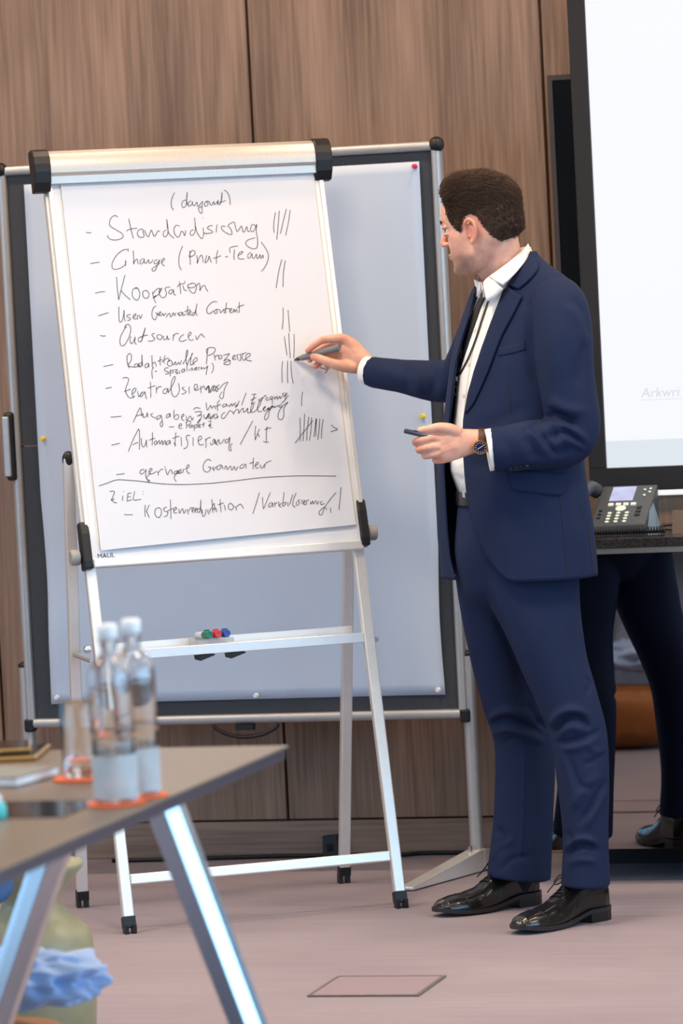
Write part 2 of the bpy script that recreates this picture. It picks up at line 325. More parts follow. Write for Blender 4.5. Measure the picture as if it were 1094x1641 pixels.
# ================================================================== flipchart easel
FL_ = floor_at(212, 1498); FR_ = floor_at(646, 1457); CT = (FR_-FL_)/np.linalg.norm(FR_-FL_); CN0 = np.array([CT[1], -CT[0], 0])
TL = math.radians(14); CN = math.cos(TL)*CN0 + math.sin(TL)*UP; CW = -math.sin(TL)*CN0 + math.cos(TL)*UP; CAX = np.array([CT, CW, CN])
def Pc(s, v, n=0.): return FL_ + CT*s + CW*v + CN*n
def cbox(s0, s1, v0, v1, n0, n1): return G().box(Pc((s0+s1)/2, (v0+v1)/2, (n0+n1)/2), (s1-s0, v1-v0, n1-n0), CAX)
fc = thing('flipchart', 'silver flipchart easel with a handwritten sheet under its clamp bar', 'flipchart', FL_*.5+FR_*.5)
cbox(.0, .712, .930, 1.93, -.014, 0).obj('board', BOARDW, fc, bevel=.001, seg=1)
cbox(.004, .708, .921, .944, -.018, .004).obj('bottom_rail', ALU_W, fc, bevel=.003)
for s in (-.008, .708): cbox(s, s+.012, 1.0, 1.915, -.034, .004).obj('side_rail', ALU_W, fc, bevel=.002)
prof = [(1.912, .010), (1.912, .020), (1.930, .024), (1.938, .030), (1.955, .0335), (1.972, .0325), (1.988, .026), (1.999, .014), (2.003, 0), (2.003, -.018), (1.912, -.018)]
G().prism([Pc(-.004, a, b) for a, b in prof], CT*.702).obj('clamp_bar', ALU_B, fc, auto=.35)
cprof = [(1.897, -.02), (1.895, .006), (1.905, .016), (1.915, .026), (1.940, .036), (1.960, .039), (1.980, .036), (1.996, .026), (2.006, .010), (2.006, -.02)]
for s in (-.046, .697): G().prism([Pc(s, a, b) for a, b in cprof], CT*.044).obj('bar_cap', BLACKP, fc, bevel=.003)
for s, e in ((-.010, -1), (.703, 1)):
    vb = .918 if e < 0 else .930
    pf = [(vb, -.03), (vb, .006), (vb+.02, .010), (vb+.09, .008), (vb+.118, .003), (vb+.122, -.006), (vb+.122, -.03)]
    cg = G().prism([Pc(s-(.012 if e < 0 else 0), a, b) for a, b in pf], CT*.024).obj('corner_guard', BLACKP, fc, bevel=.004)
    kn = G().lathe([(.012, 0), (.020, .004), (.020, .022), (.017, .026), (0, .027)], 20, Pc(s+(-.012 if e < 0 else .024), vb+.036, -.022), np.array([CW, CN, CT*e]) if e > 0 else np.array([CN, CW, CT*e])).obj('clamp_knob', GREYP, fc, auto=.6)
HB = -CN0
for i, s in enumerate((0., .700)):
    lg = cbox(s-.014, s+.014, .040, 1.90, -.036, -.014).obj('front_leg', ALU_W, fc, bevel=.003)
    ft = G(); a0 = Pc(s, .0, -.025); a0[2] = .0
    ft.box(Pc(s, .034, -.025), (.031, .028, .028), CAX); ft.box(a0 + UP*.012 - CT*.010, (.010, .024, .028), np.array([CT, UP, CN0])); ft.box(a0 + UP*.012 + CT*.010, (.010, .024, .028), np.array([CT, UP, CN0]))
    ft.obj('leg_foot', BLACKP, lg, bevel=.001, seg=1, weld=False)
    top = Pc(s + (-.020 if i == 0 else .020), 1.215, -.048); bot = (floor_at(132.5, 1454) if i == 0 else floor_at(551, 1415))
    axz = (top-bot)/np.linalg.norm(top-bot); axx = CT - axz*(CT @ axz); axx /= np.linalg.norm(axx); ax = np.array([axx, np.cross(axz, axx), axz])
    rl = G().box((top+bot)/2 + axz*.02, (.028, .022, np.linalg.norm(top-bot)-.04), ax).obj('rear_leg', ALU_W, fc, bevel=.003)
    G().ball(top - axz*.004, (.016, .014, .022), 14, 10, ax).obj('leg_cap', BLACKP, rl, smooth=True)
    fg = G(); fg.box(bot + axz*.034, (.031, .025, .024), ax)
    for e in (-1, 1): fg.box(bot + UP*.012 + CT*.0095*e, (.011, .024, .024), np.array([CT, CN0, UP]))
    fg.obj('leg_foot', BLACKP, rl, bevel=.001, seg=1, weld=False)
    # folding brace between front and rear leg
    fa = Pc(s + (-.020 if i == 0 else .020), .69, -.025); kq = (fa[2]-bot[2])/(top[2]-bot[2]); ra = bot + (top-bot)*kq
    G().tube([fa, ra], .007, 8).obj('brace', ALU_D, fc); _ = i or G().lathe([(.009, 0), (.009, .012), (.005, .016), (0, .016)], 14, fa + UP*.03 + CT*(-.004 if i == 0 else .004), np.array([CN0, UP, -CT if i == 0 else CT])).obj('brace_bolt', CHROME, fc, auto=.6)
cbox(.014, .686, .125, .151, -.034, -.016).obj('cross_bar', ALU_W, fc, bevel=.003)
# pen tray
tr = G(); HAX = np.array([CT, UP, CN0]); q0 = Pc(.350, .697, -.016)
tr.box(q0, (.672, .024, .004), HAX); tr.box(q0 + HB*.052 - UP*.010, (.672, .004, .100), HAX); tr.box(q0 + HB*.102 + UP*.006, (.672, .034, .004), HAX)
ty = tr.obj('pen_tray', ALU_W, fc, bevel=.001, seg=1, weld=False)
for px in (322, 372):
    s = .254 if px == 322 else .334
    b = Pc(s, .683, -.02)
    G().add([b, b+CT*.040+UP*.001, b+CT*.040+UP*.001+HB*.06, b+HB*.06, b-UP*.014+CT*.002, b-UP*.002+CT*.040, b-UP*.002+CT*.040+HB*.06, b-UP*.014+HB*.06+CT*.002], [(0, 1, 2, 3), (4, 7, 6, 5), (0, 4, 5, 1), (1, 5, 6, 2), (2, 6, 7, 3), (3, 7, 4, 0)]).obj('tray_clip', BLACKP, fc)
# paper pad
PAD_E = mat('paper_edges', (226, 214, 190), .8, 0, .05, 900, (1, 1, 1))
cbox(.0245, .6955, .985, 1.913, .0004, .005).obj('paper_pad', PAD_E, fc)
nv = 60; v = []; f = []
for j in range(nv+1):
    for i in range(25):
        a, b = i/24, j/nv; s = .0245 + a*.6675; vv = .962 + a*.022 + b*(1.915-.962-a*.022)
        lift = .0075 + .0014*(1+math.sin(a*5+b*4))*(.2+.8*(1-b)) + .010*max(0, .12-b)*8*(.25+a*.4) * .35
        v.append(Pc(s, vv, lift))
for j in range(nv):
    for i in range(24): q = j*25+i; f.append((q, q+1, q+26, q+25))
sheet = mesh_obj('paper_sheet', v, f, PAPER, fc, True)
SHEET_BVH = BVHTree.FromPolygons([tuple(map(float, q)) for q in v], f)
text_mesh('printed_lettering', 'MAUL', .017, mat('navy_print', (52, 60, 100), .5), fc, Pc(.0155, .944, .0008), CT, CW)

# handwriting: strokes traced on the sheet (pixel space of enlarged crops -> points on the paper)
REG = {1: (130, 290, 5.47), 2: (270, 290, 5.47), 3: (140, 430, 5.47), 4: (300, 410, 5.47), 5: (150, 550, 5.47), 6: (330, 540, 5.47), 7: (150, 670, 5.47), 8: (340, 650, 4.973)}
INKLINES = [
 (2, "52,102 30,150 22,200 30,235 45,255;160,165 130,175 115,200 120,228 140,230 155,200 163,98 158,160 165,215;200,175 178,185 172,210 185,222 205,200 210,180 212,210 228,215 245,185;250,185 252,215 262,225 280,200 298,180 292,230 295,270 285,285 268,265 262,240 290,225;335,180 318,190 315,215 330,222 345,205 340,185 325,180 355,180 365,205 380,210 395,180 400,205 415,200 435,170 430,200 450,205 465,160 468,98 462,160 455,190;425,195 455,188 500,172;485,78 515,100 535,150 540,210"),
 (1, "45,450 65,455 88,452;322,318 295,302 262,325 248,365 255,395 300,425 350,455 368,482 350,505 300,518 255,510 232,490 234,475;415,330 425,370 440,440 458,505;395,440 420,425 455,418 492,415;540,420 505,430 492,460 505,488 535,495 552,480 545,455 540,425;556,430 570,470 590,490 600,460 615,430 625,455 640,485 655,470 672,438 690,445;745,430 722,445 720,475 735,490 755,470 760,420 750,335 755,400 765,450 785,480 815,502;865,395 830,390 812,425 820,465 845,493 865,475 875,440;878,440 895,450 905,480 915,450 912,432;985,425 960,440 955,465 970,478 990,460 1000,420 993,322 1000,390 1015,450 1040,490 1060,505 1072,470 1070,430 1068,410"),
 (2, "300,328 298,322;305,455 330,462 345,458;385,392 355,395 340,415 365,430 388,445 370,458 320,460;425,380 420,410 418,450;500,400 470,395 462,415 490,445 530,468 555,465 545,420 520,395 545,370 575,362 585,400 600,445 620,420 640,395 650,440 665,445 685,400 695,440 712,440;765,395 735,380 720,410 722,440 745,440 765,400 772,380 768,440 780,520 775,580 750,595 710,585 680,560 676,540 700,515 758,498"),
 (2, "937,275 925,340 920,400 925,455;970,262 960,380 948,515;1032,245 1005,350 980,462;1065,255 1050,360 1025,478"),
 (1, "78,725 120,718 162,712;412,595 410,620;412,600 370,605 320,640 285,690 270,730 275,765 300,775 340,765 380,740 390,720 388,695 388,745;455,610 460,680 458,730 470,700 490,685 495,710 500,730;545,680 520,695 515,720 530,728 548,705 552,680 555,715 570,720 590,690 595,720 615,712 630,690;670,690 645,700 640,725 665,720 690,690 672,730 650,780 630,790 620,775 640,755 690,720;700,715 725,695 730,680 712,685 705,715 720,740 732,742;888,570 865,630 855,690 860,745 878,780"),
 (2, "185,610 188,670 190,735;180,665 190,630 210,608 230,620 228,645 205,660 180,668;245,650 252,690 250,725 265,680 285,650 298,670 302,715;335,650 325,685 320,718 345,695 355,660 365,690 375,715;430,608 420,660 418,725;390,680 425,668 460,655;495,665 520,662;540,630 535,590 570,575 608,570;578,600 572,650 575,692;605,655 640,635 650,620 625,625 608,655 615,680 640,685 662,682;720,625 695,645 695,675 715,670 730,635 735,675 755,670 770,640 775,680 790,670 800,645 808,680 825,650 830,680;810,535 850,590 875,650 865,710 840,760 812,795"),
 (4, "828,30 800,140 778,282;858,40 842,150 838,272"),
 (3, "68,218 110,208 155,204;255,75 262,180 274,278;330,58 300,170 274,275;295,195 330,235 375,275;440,175 405,180 392,215 400,255 430,278 452,260 458,215 440,175 415,170;520,195 492,200 484,230 500,260 530,258 540,225 520,192;570,205 580,260 600,305;572,225 600,190 625,175 640,195 625,225 595,250 575,260 600,235;625,215 650,185 648,175 632,185 630,225 650,255 680,250 692,215 680,180 700,165 725,165;750,185 720,195 712,215 730,225 750,200 755,190 758,225 775,235;805,115 812,160 818,225;785,165 810,140 850,135;835,150 850,190 872,195;855,110 850,130;905,135 880,145 885,165 920,170 950,150 930,130 900,135;880,165 905,205 935,218 950,190 958,150 975,130 985,150 985,195 1000,165 1025,150 1040,180 1055,203"),
 (3, "95,418 140,402 185,388;275,335 275,400 280,465 300,465 315,420 322,365 322,420 330,465;378,405 350,410 345,425 370,435 375,450 350,460;395,435 420,415 425,400 408,405 400,430 415,445 432,440;440,450 438,420 455,415 465,440 480,405;605,330 580,345 565,390 570,430 588,452 605,430 610,395 595,390;610,395 625,410;620,410 640,395 640,380 625,395 630,415 650,410 660,395 668,415 680,400 692,395;690,430 700,410 720,395 728,425 740,415 752,390 762,415 775,390;790,390 800,410;830,385 805,390 805,415 825,405 835,385 838,415 860,400;880,330 875,380 875,415;850,380 880,370 905,362;885,405 905,385 905,375 890,385 892,410 915,405;940,385 920,395 922,415 940,400 960,310 950,370 955,405 968,410"),
 (4, "262,405 235,400 200,420 172,460 175,500 200,505 230,480;250,470 235,490 245,508 262,495 255,470 285,475 290,500 310,480 320,470 325,500 340,490;345,408 338,450 335,500;320,475 350,460 375,470;370,490 390,470 380,460 370,480 380,500 400,490 410,465 415,495 430,470 440,500;455,405 455,450 455,500;435,455 465,440 498,430"),
 (4, "838,455 840,540 832,645;882,475 890,580 898,665"),
 (3, "112,588 135,594 160,592;345,505 320,540 290,600 285,650 300,680 330,665 365,600 380,540 370,500 345,492 325,515 340,520;380,595 372,630 385,660 405,640 418,600 415,650 432,668;475,600 450,610 445,635 460,645 480,620 508,520 485,590 475,640;470,600 500,590 530,585;590,570 565,578 575,600 590,615 570,635 530,638;630,580 610,590 615,615 640,625 655,600 635,580;665,590 670,625 690,620 700,590 705,625 720,615;755,580 750,615 752,635;752,600 770,575 800,572;845,580 815,600 805,630 830,640 870,625;880,600 905,580 905,560 885,575 885,610 905,632 930,625;948,590 958,625 975,600 1000,575 1010,590 1028,605"),
 (6, "686,-5 700,100 710,160;724,-33 730,80 738,185;771,-26 772,80 768,185"),
 (5, "85,205 130,195 172,188;290,115 295,170 312,220;290,120 310,90 330,105 330,145 310,180 300,200 325,205 355,210;385,180 360,185 360,210 385,200 390,178 392,208 408,195;425,170 400,178 400,205 420,195 422,100 425,165 430,200;475,175 450,190 455,215 475,205 480,175 485,210;510,105 512,160 515,215;512,185 535,165 545,190 548,205;585,115 580,160 585,195;560,160 600,140;625,105 615,150 620,180;595,165 650,130 660,165;670,150 650,160 648,190 675,200 690,175 675,150 660,150;685,165 705,190 715,160 725,190 745,165;745,170 755,185 770,150;780,185 810,130 825,70 815,65 808,130 815,185 835,150 865,95 862,90 850,140 850,190 875,180;870,175 905,150 900,125 880,140 870,170 885,188"),
 (6, "15,105 8,180 3,240;8,150 5,110 40,92 78,100 75,130 40,155 15,162;70,150 82,205;75,185 95,160 110,170 115,200;140,165 115,160 112,185 135,190 140,165;150,160 190,150 205,148 175,185 155,210 190,195 210,210 205,240 170,242 155,232 185,215 215,205;235,190 255,165 245,160 230,180 240,200 265,190;290,150 270,160 275,180 280,200;325,145 300,155 305,180 300,205 285,205;355,135 325,150 315,180 330,205 350,190 385,165 385,145 360,150 345,180 360,205 400,210"),
 (5, "525,210 510,245 515,312;535,248 555,244;655,215 625,220 622,240 650,250 655,265 625,272;672,230 668,260 672,290;672,245 695,235 695,255 675,262;705,235 735,232 715,255 740,258 725,272;750,240 755,268;790,225 772,235 775,255 792,245 795,225 798,248;825,180 815,215 820,245;838,225 842,242;865,215 855,222 868,230 855,240;880,220 882,238;890,230 905,215 895,212 892,232 908,235;920,235 918,215 930,210;940,230 945,210 952,228;965,208 965,225 985,215 1000,200 990,240 985,278;1035,172 1050,200 1045,240 1030,262"),
 (5, "105,398 130,392 158,386;252,310 275,300 305,310 300,345 280,400 285,440 310,475 340,478 360,460;265,425 300,412 325,402;335,450 365,420 370,395 350,400 335,430 340,460 355,475;385,420 395,470 415,440 435,425;430,430 410,450 415,470 440,440 448,425 455,460 465,490;497,340 500,410 500,478;475,395 515,380 540,372;550,380 548,410 552,438;552,405 575,380 595,385;640,395 612,410 608,435 630,440 645,410 650,395 652,440;655,430 700,350 715,300 700,298 680,350 680,420 695,460 720,468 750,420 745,350;795,385 775,395 790,410 810,425 785,445 770,442;838,380 835,410 838,440;880,410 910,385 905,362 885,365 880,395 895,415 925,400;935,375 938,410 942,440;940,400 960,375 970,385 985,410 1000,385 1010,375 1020,430 1045,400 1060,370 1075,425 1094,400"),
 (6, "0,455 20,430 25,490 45,455 60,430 70,475 95,430;120,420 100,430 100,455 125,445 150,415 190,398 160,460 150,530 130,540 118,520 140,480"),
 (6, "670,210 664,300 667,402;715,208 712,300 715,405;742,210 748,320 762,408;998,265 1035,280 1065,292 1040,318"),
 (5, "148,648 195,645 242,640;345,695 370,640 400,575 412,572 418,610 420,640;375,640 400,630 440,625;430,610 435,650 460,640 470,610 475,650;520,615 500,625 515,645 545,655;580,630 555,645 555,670 580,655 590,630 600,680 605,720 590,730 582,705 600,680;665,615 640,630 640,655 662,640 668,615 672,650;705,582 702,630 705,665;705,645 730,625 745,640 735,665 712,668;765,655 790,635 785,620 770,640 775,670 795,675;812,635 815,680 835,650 850,640 860,675 875,650;872,585 895,565 935,572;885,605 925,598 945,605 920,640;905,640 945,630 935,670 915,700 910,690 940,660;965,625 970,660 990,650 1005,620 1010,660 1030,650 1050,625 1060,660 1094,640"),
 (6, "0,725 20,690 30,670 40,720 60,700 85,675 95,680 100,715;165,660 140,680 135,705 155,715 175,690 200,655 215,640;215,650 235,655 240,675 260,640 285,640 285,670 305,640 325,625 328,660 350,645 365,625 365,665 385,660;385,665 410,620 415,590 400,595 390,650 410,660 440,640 475,590 480,560 465,570 450,620 460,655 490,650;495,640 520,615 515,610 500,630 515,650 545,620;550,615 540,640 560,620 585,600 555,650 545,700 525,727 512,715 520,680 550,640 600,605;600,605 600,620 630,600;660,590 635,605 650,615 690,590 718,572 690,610 680,640 682,690 665,722 640,720 630,690 645,640 670,610"),
 (6, "0,575 10,640 30,615 40,600 50,625 60,615 75,605 85,635;120,555 100,580 102,650;85,610 130,590;165,585 145,600 150,615 170,605 178,585 185,610;195,595 205,610 220,585 230,605 245,580;265,575 250,590 262,605 280,585 290,560 275,600 255,620;352,488 330,545 312,598;400,505 440,500;425,502 410,555 395,580;390,555 440,530;395,585 430,575;470,540 460,555 475,560 480,540;490,530 485,560;490,545 515,515 530,520;545,530 525,540 530,555 550,550;575,520 560,535 565,550 580,535 582,520 580,560 580,590;595,520 600,545 620,520 625,545 645,520 650,540 665,520;690,490 670,500 680,520 700,500 710,490 695,520 690,545;660,580 690,555 720,510"),
 (6, "845,480 838,540 836,605"),
 (5, "660,735 705,732;745,730 770,720 765,705 750,715 748,745 775,745;808,690 815,720 812,745;808,700 835,680 850,695 835,715 815,720;850,715 835,730 850,740 862,715 865,740;875,715 880,745 882,768;880,730 905,710 905,735 885,742;915,735 935,715 922,710 918,735 940,735;965,690 960,715 962,735;945,715 975,705;1005,690 1025,680 1025,700 1005,725 1030,715 1015,735 1040,742"),
 (7, "155,238 190,230 228,220;303,295 340,200 385,110 395,98 402,140 400,275;340,235 370,220 390,212;418,175 418,220 435,255 455,225 462,190 462,235 470,255;515,125 515,190 512,240;485,195 520,180 540,178;545,200 530,215 540,235 555,215 545,195;555,225 575,195 580,230 600,195 605,235 625,195 632,235;660,195 640,210 640,235 660,220 668,195 672,230;720,125 715,190 712,248;690,180 725,165 750,160;700,215 720,240;765,165 768,215 770,245;845,150 815,155 812,180 825,215 815,255 788,270;872,170 870,210 872,245;915,200 945,180 940,158 922,165 915,200 930,235 965,230;978,180 985,225 982,262;980,200 1000,175 1025,170;1020,215 1030,235 1050,220 1065,190 1070,225 1090,235"),
 (8, "0,290 15,265 25,305 45,280 50,270 60,305 80,290 95,265;130,265 105,275 105,295 125,290 140,250 135,300 132,350 150,358 145,320 160,300;322,122 275,210 222,310;345,160 340,220 342,275;375,185 350,250 342,272;362,225 375,250;435,165 430,230 430,290;415,195 440,180 470,178;405,285 430,292 450,290"),
 (8, "698,95 700,190 698,285;735,65 730,170 722,285;768,90 755,200 752,280;790,95 785,200 772,282;660,298 720,220 800,120;825,105 818,180 808,250;830,105 825,180 825,245;855,105 850,190 840,272;882,110 872,190 868,262;948,155 970,175 995,188 975,198 942,208"),
 (7, "198,495 235,492 270,486;445,450 415,455 405,480 425,490 455,460 460,450 455,500 465,535 490,545 480,555 465,520 500,480;480,475 510,455 505,440 490,450 485,480 510,490 545,470;550,465 565,480 565,505;565,480 590,450 610,450;630,440 635,470 645,500;620,425 628,432;650,495 665,460 680,455 690,490;735,460 710,470 705,490 730,485 740,460 715,500 705,530 725,558;735,490 765,460 760,450 745,465 750,485 775,475;780,480 785,455 800,445;810,450 835,425 830,408 815,425 815,460 830,482 845,485;1030,375 1000,362 970,390 958,430 970,465 1000,472 1025,445 1020,425;1000,425 1030,440;1045,440 1055,465;1055,450 1075,425"),
 (8, "0,505 10,485;70,470 40,485 40,510 60,505 75,475 85,505;95,505 110,480 120,510 145,480 155,515 175,485 185,515 205,485;250,465 225,480 220,500 245,495 265,465 270,500;328,415 325,460 325,510;295,462 330,450;335,480 365,465 360,450 345,470 350,500 375,490;380,470 395,500 415,470;415,500 425,460 470,438"),
 (7, "45,595 120,570 200,542 300,545 420,555 580,575 720,582 880,580 1060,570"),
 (8, "15,617 100,608 220,595 350,578 480,568 700,560 985,562"),
 (7, "140,645 165,640 182,650 165,695 155,725;150,715 185,710;160,720 185,742 205,740;255,680 252,725;262,640 264,645;300,660 292,725;300,662 330,655;298,692 325,688;292,728 335,715;360,640 350,715 415,712;432,640 433,646;432,665 433,671"),
 (7, "268,845 305,848 342,846;452,760 448,810 450,865;488,760 460,820;462,815 475,845 488,872;575,785 545,795 535,830 550,865 575,870 592,840 590,800 570,782;640,780 615,790 620,815 650,825 640,855 615,865;672,715 675,800 678,885;645,815 700,790;700,815 725,795 718,780 702,800 705,830 730,830;745,795 752,835 765,810 780,795 790,835 810,800;820,800 830,845;830,815 850,785 865,790;860,820 880,795 870,785 860,810 875,830;885,820 905,795 895,790 885,815 895,832;930,790 910,800 910,825 930,815 940,715 938,780 945,835;950,800 955,860 975,850 985,800;1000,800 1000,830;1035,710 1040,780 1045,830;1005,845 1025,800 1040,780;1045,800 1070,790 1080,825"),
 (8, "0,800 15,780 20,840;62,745 65,800 70,850;45,790 90,775;95,790 105,835;150,775 130,790 130,820 155,830 170,805 150,780;180,800 195,835;190,810 220,785 235,795 248,820;375,692 350,780 322,862;400,730 402,780 408,822 430,770 462,692;475,770 452,785 450,808 472,800 480,775 485,810;495,770 500,805;500,785 520,770;530,765 530,800;550,775 535,800 550,810;572,690 565,750 560,800 580,790 585,770 565,780;600,770 605,805;615,790 640,710;668,695 650,740 640,790 660,810;670,765 668,800;700,750 680,760 695,775 680,795;715,750 715,785;725,780 740,762 730,755 728,785 745,790;750,790 750,760 770,752;780,765 785,785 800,760 805,785 825,755;830,760 835,785 850,760;875,760 860,775 870,790 890,780;985,692 930,760 890,820 875,865 855,870 850,850 870,825 900,805;905,810 908,835;940,812 945,855;1025,650 1018,740 1008,832"),
]
def on_sheet(px, py):
    d = ray(px, py); d = d/np.linalg.norm(d); h = SHEET_BVH.ray_cast(Vector(CC), Vector(d))
    return np.array(h[0]) if h[0] is not None else on(px, py, Pc(0, 0, .0065), CN)
for reg, txt in INKLINES:
    ox, oy, sc = REG[reg]; words = []
    for st in txt.split(';'):                                       # strokes close together make one word or tally
        raw = np.array([(ox + float(a)/sc, oy + float(b)/sc) for a, b in (q.split(',') for q in st.split())])
        if words and raw[:, 0].min() - words[-1][1] < 7.: words[-1][0].append(raw); words[-1][1] = max(words[-1][1], raw[:, 0].max())
        else: words.append([[raw], raw[:, 0].max()])
    for strokes, _ in words:
        v = []; f = []
        for raw in strokes:
            pts = cat_rom(raw, 5)
            Q_ = np.array([on_sheet(*p) for p in pts]) + CN*.0007; T = np.gradient(Q_, axis=0); T /= np.linalg.norm(T, axis=1)[:, None]+1e-9; B = np.cross(CN, T); k = len(v)
            hw_ = .00082
            for i in range(len(Q_)): v += [Q_[i]-B[i]*hw_, Q_[i]+B[i]*hw_]
            for i in range(len(Q_)-1): f.append((k+2*i, k+2*i+2, k+2*i+3, k+2*i+1))
        mesh_obj('handwritten_word', v, f, INK, sheet)
# clear marker case with three markers lying in the tray
def clear(name, col=(1, 1, 1), rough=.03, ior=1.45):
    m = bpy.data.materials.new(name); m.use_nodes = True; nt = m.node_tree; p = nt.nodes['Principled BSDF']
    nz = nt.nodes.new('ShaderNodeTexNoise'); nz.inputs['Scale'].default_value = 20; mr = nt.nodes.new('ShaderNodeMapRange'); mr.inputs[3].default_value = rough; mr.inputs[4].default_value = rough*1.5
    nt.links.new(nz.outputs['Fac'], mr.inputs[0]); nt.links.new(mr.outputs[0], p.inputs['Roughness'])
    p.inputs['Base Color'].default_value = (*col, 1); p.inputs['Transmission Weight'].default_value = 1.; p.inputs['IOR'].default_value = ior; MATS[name] = m; return m
CLEARP = mat('clear_plastic', (225, 230, 236), .08, 0, .02, alpha=.28)
mc = thing('marker_case', 'clear plastic marker case lying in the flipchart tray', 'case', Pc(.30, .70, -.06))
TB = q0 + HB*.052 - UP*.008
def tp(s, u, b): return TB + CT*(s-.350) + UP*u - HB*b             # point in tray space (s along, u up, b toward viewer)
cs = G(); c0 = tp(.300, .017, .0)
cs.box(c0-UP*.0155, (.094, .002, .092), HAX); cs.box(c0-CT*.046, (.002, .030, .092), HAX); cs.box(c0+CT*.046, (.002, .030, .092), HAX); cs.box(c0+CN0*.045, (.094, .028, .002), HAX); cs.box(c0-CN0*.045, (.094, .030, .002), HAX)
for i in range(3): cs.box(c0+CT*(-.023+.023*i)+CN0*.02-UP*.003, (.0015, .020, .05), HAX)
cs.obj('case_shell', CLEARP, mc, weld=False)
for i, (c, nm) in enumerate((((26, 118, 92), 'green'), ((206, 40, 52), 'red'), ((44, 78, 160), 'blue'))):
    s = .300 - .023 + .023*i; a = tp(s, .036, -.050); e = tp(s+.006, .044, .050)
    mk = thing('marker_pen', 'capped %s marker pen lying in the clear case' % nm, 'marker', a, 'capped markers in the tray')
    ax3 = (e-a)/np.linalg.norm(e-a); L = np.linalg.norm(e-a); ax1 = np.cross(ax3, UP); ax1 /= np.linalg.norm(ax1); AX = np.array([ax1, np.cross(ax3, ax1), ax3])
    G().lathe([(.004, 0), (.0085, .003), (.0088, L*.55), (.0088, L*.6)], 18, a, AX).obj('barrel', mat('marker_barrel', (225, 228, 226), .4), mk, auto=.6)
    cap = G().lathe([(.0090, L*.58), (.0098, L*.6), (.0100, L-.004), (.0088, L), (.006, L), (.0055, L-.002), (0, L-.002)], 18, a, AX).obj('cap', mat('cap_'+nm, c, .35), mk, auto=.6)
    G().box(a + ax3*(L*.8) + AX[1]*-.0112, (.004, .003, .035), AX).obj('clip', mat('cap_'+nm, c, .35), cap)
# ================================================================== screens on the wall
YS = 11.0
sl = on(937, 0, (0, YS, 0), (0, 1, 0)); sb = on(972, 750, (0, YS, 0), (0, 1, 0)); fbz = on(945, 789, (0, YS, 0), (0, 1, 0))[2]; fl = on(909, 0, (0, YS, 0), (0, 1, 0))[0]
SX0, SZ0, SX1, SZ1 = (sl[0]+sb[0])/2, sb[2], (sl[0]+sb[0])/2+2.6, sb[2]+1.62
bw = SX0-fl; bz = SZ0-fbz
scr = thing('projection_screen', 'large lit white presentation screen in a black frame', 'screen', ((SX0+SX1)/2, YS, SZ0))
BLACKF = mat('matte_black_frame', (30, 29, 31), .6, 0, .08)
for a, b in (((SX0-bw, SZ0-bz), (SX1+bw, SZ0)), ((SX0-bw, SZ1), (SX1+bw, SZ1+bz)), ((SX0-bw, SZ0), (SX0, SZ1)), ((SX1, SZ0), (SX1+bw, SZ1))):
    G().span((a[0], YS-.012, a[1]), (b[0], YS+.03, b[1])).obj('frame_bar', BLACKF, scr, bevel=.002, seg=1)
SLIDE = mat('lit_slide', (246, 248, 252), .4, 0, .003, 2, emit=1., lit=True); SLIDE2 = mat('lit_slide_band', (222, 230, 238), .4, 0, .004, 2, emit=1., lit=True)
zband = on(1000, 706, (0, YS, 0), (0, 1, 0))[2]
pn = G().span((SX0, YS, zband), (SX1, YS+.02, SZ1)).obj('slide_image', SLIDE, scr)
G().span((SX0, YS, SZ0), (SX1, YS+.02, zband-.0002)).obj('slide_band', SLIDE2, scr)
tx = on(1027, 637, (0, YS-.001, 0), (0, 1, 0)); FAINT = mat('faint_slide_text', (214, 220, 228), .5, emit=1., lit=True)
text_mesh('slide_text', 'Arkwri', .036, FAINT, pn, tx, np.array([1, 0, 0.]), UP, .15, .0003)
G().span((tx[0], YS-.0012, tx[2]-.008), (tx[0]+.11, YS, tx[2]-.0065)).obj('slide_rule', FAINT, pn)
for x in (SX0+.3, SX1-.3): G().span((x-.05, YS+.03, SZ0+.7), (x+.05, y1-.018, SZ0+.9)).obj('wall_bracket', BLACKF, scr)
tv = thing('wall_display', 'switched off black flat display partly behind the large screen', 'display', (-1.9, 11.03, 1.15))
tl = on(876, 121, (0, 11.035, 0), (0, 1, 0))
for a, b in (((0, .93), (1.5, .944)), ((0, 0), (1.5, .014)), ((0, .014), (.013, .93)), ((1.487, .014), (1.5, .93))):
    G().span((tl[0]+a[0], 11.035, tl[2]-.944+a[1]), (tl[0]+b[0], 11.062, tl[2]-.944+b[1])).obj('bezel', mat('dark_grey_bezel', (58, 52, 50), .5), tv)
G().span((tl[0]+.013, 11.04, tl[2]-.93), (tl[0]+1.487, 11.06, tl[2]-.014)).obj('glass_panel', mat('black_glass', (9, 10, 12), .12, 0, .1), tv)
wz0 = on(1060, 793, (0, 11.03, 0), (0, 1, 0))[2]; wx = on(956, 786, (0, 11.03, 0), (0, 1, 0))[0]
t = thing('wall_bar', 'narrow white bar with added glow mounted on the wall under the screen', 'light bar', (wx+.9, 11.03, wz0))
G().span((wx, 11.028, wz0), (wx+1.8, 11.05, wz0+.034)).obj('glow_face', mat('white_glow_face', (248, 250, 252), .5, emit=1., lit=True), t)  # white brightness of the bar is put in as emission
G().span((wx, 11.0502, wz0-.003), (wx+1.8, y1-.018, wz0+.037)).obj('bar_housing', mat('white_metal', (235, 235, 232), .5), t)

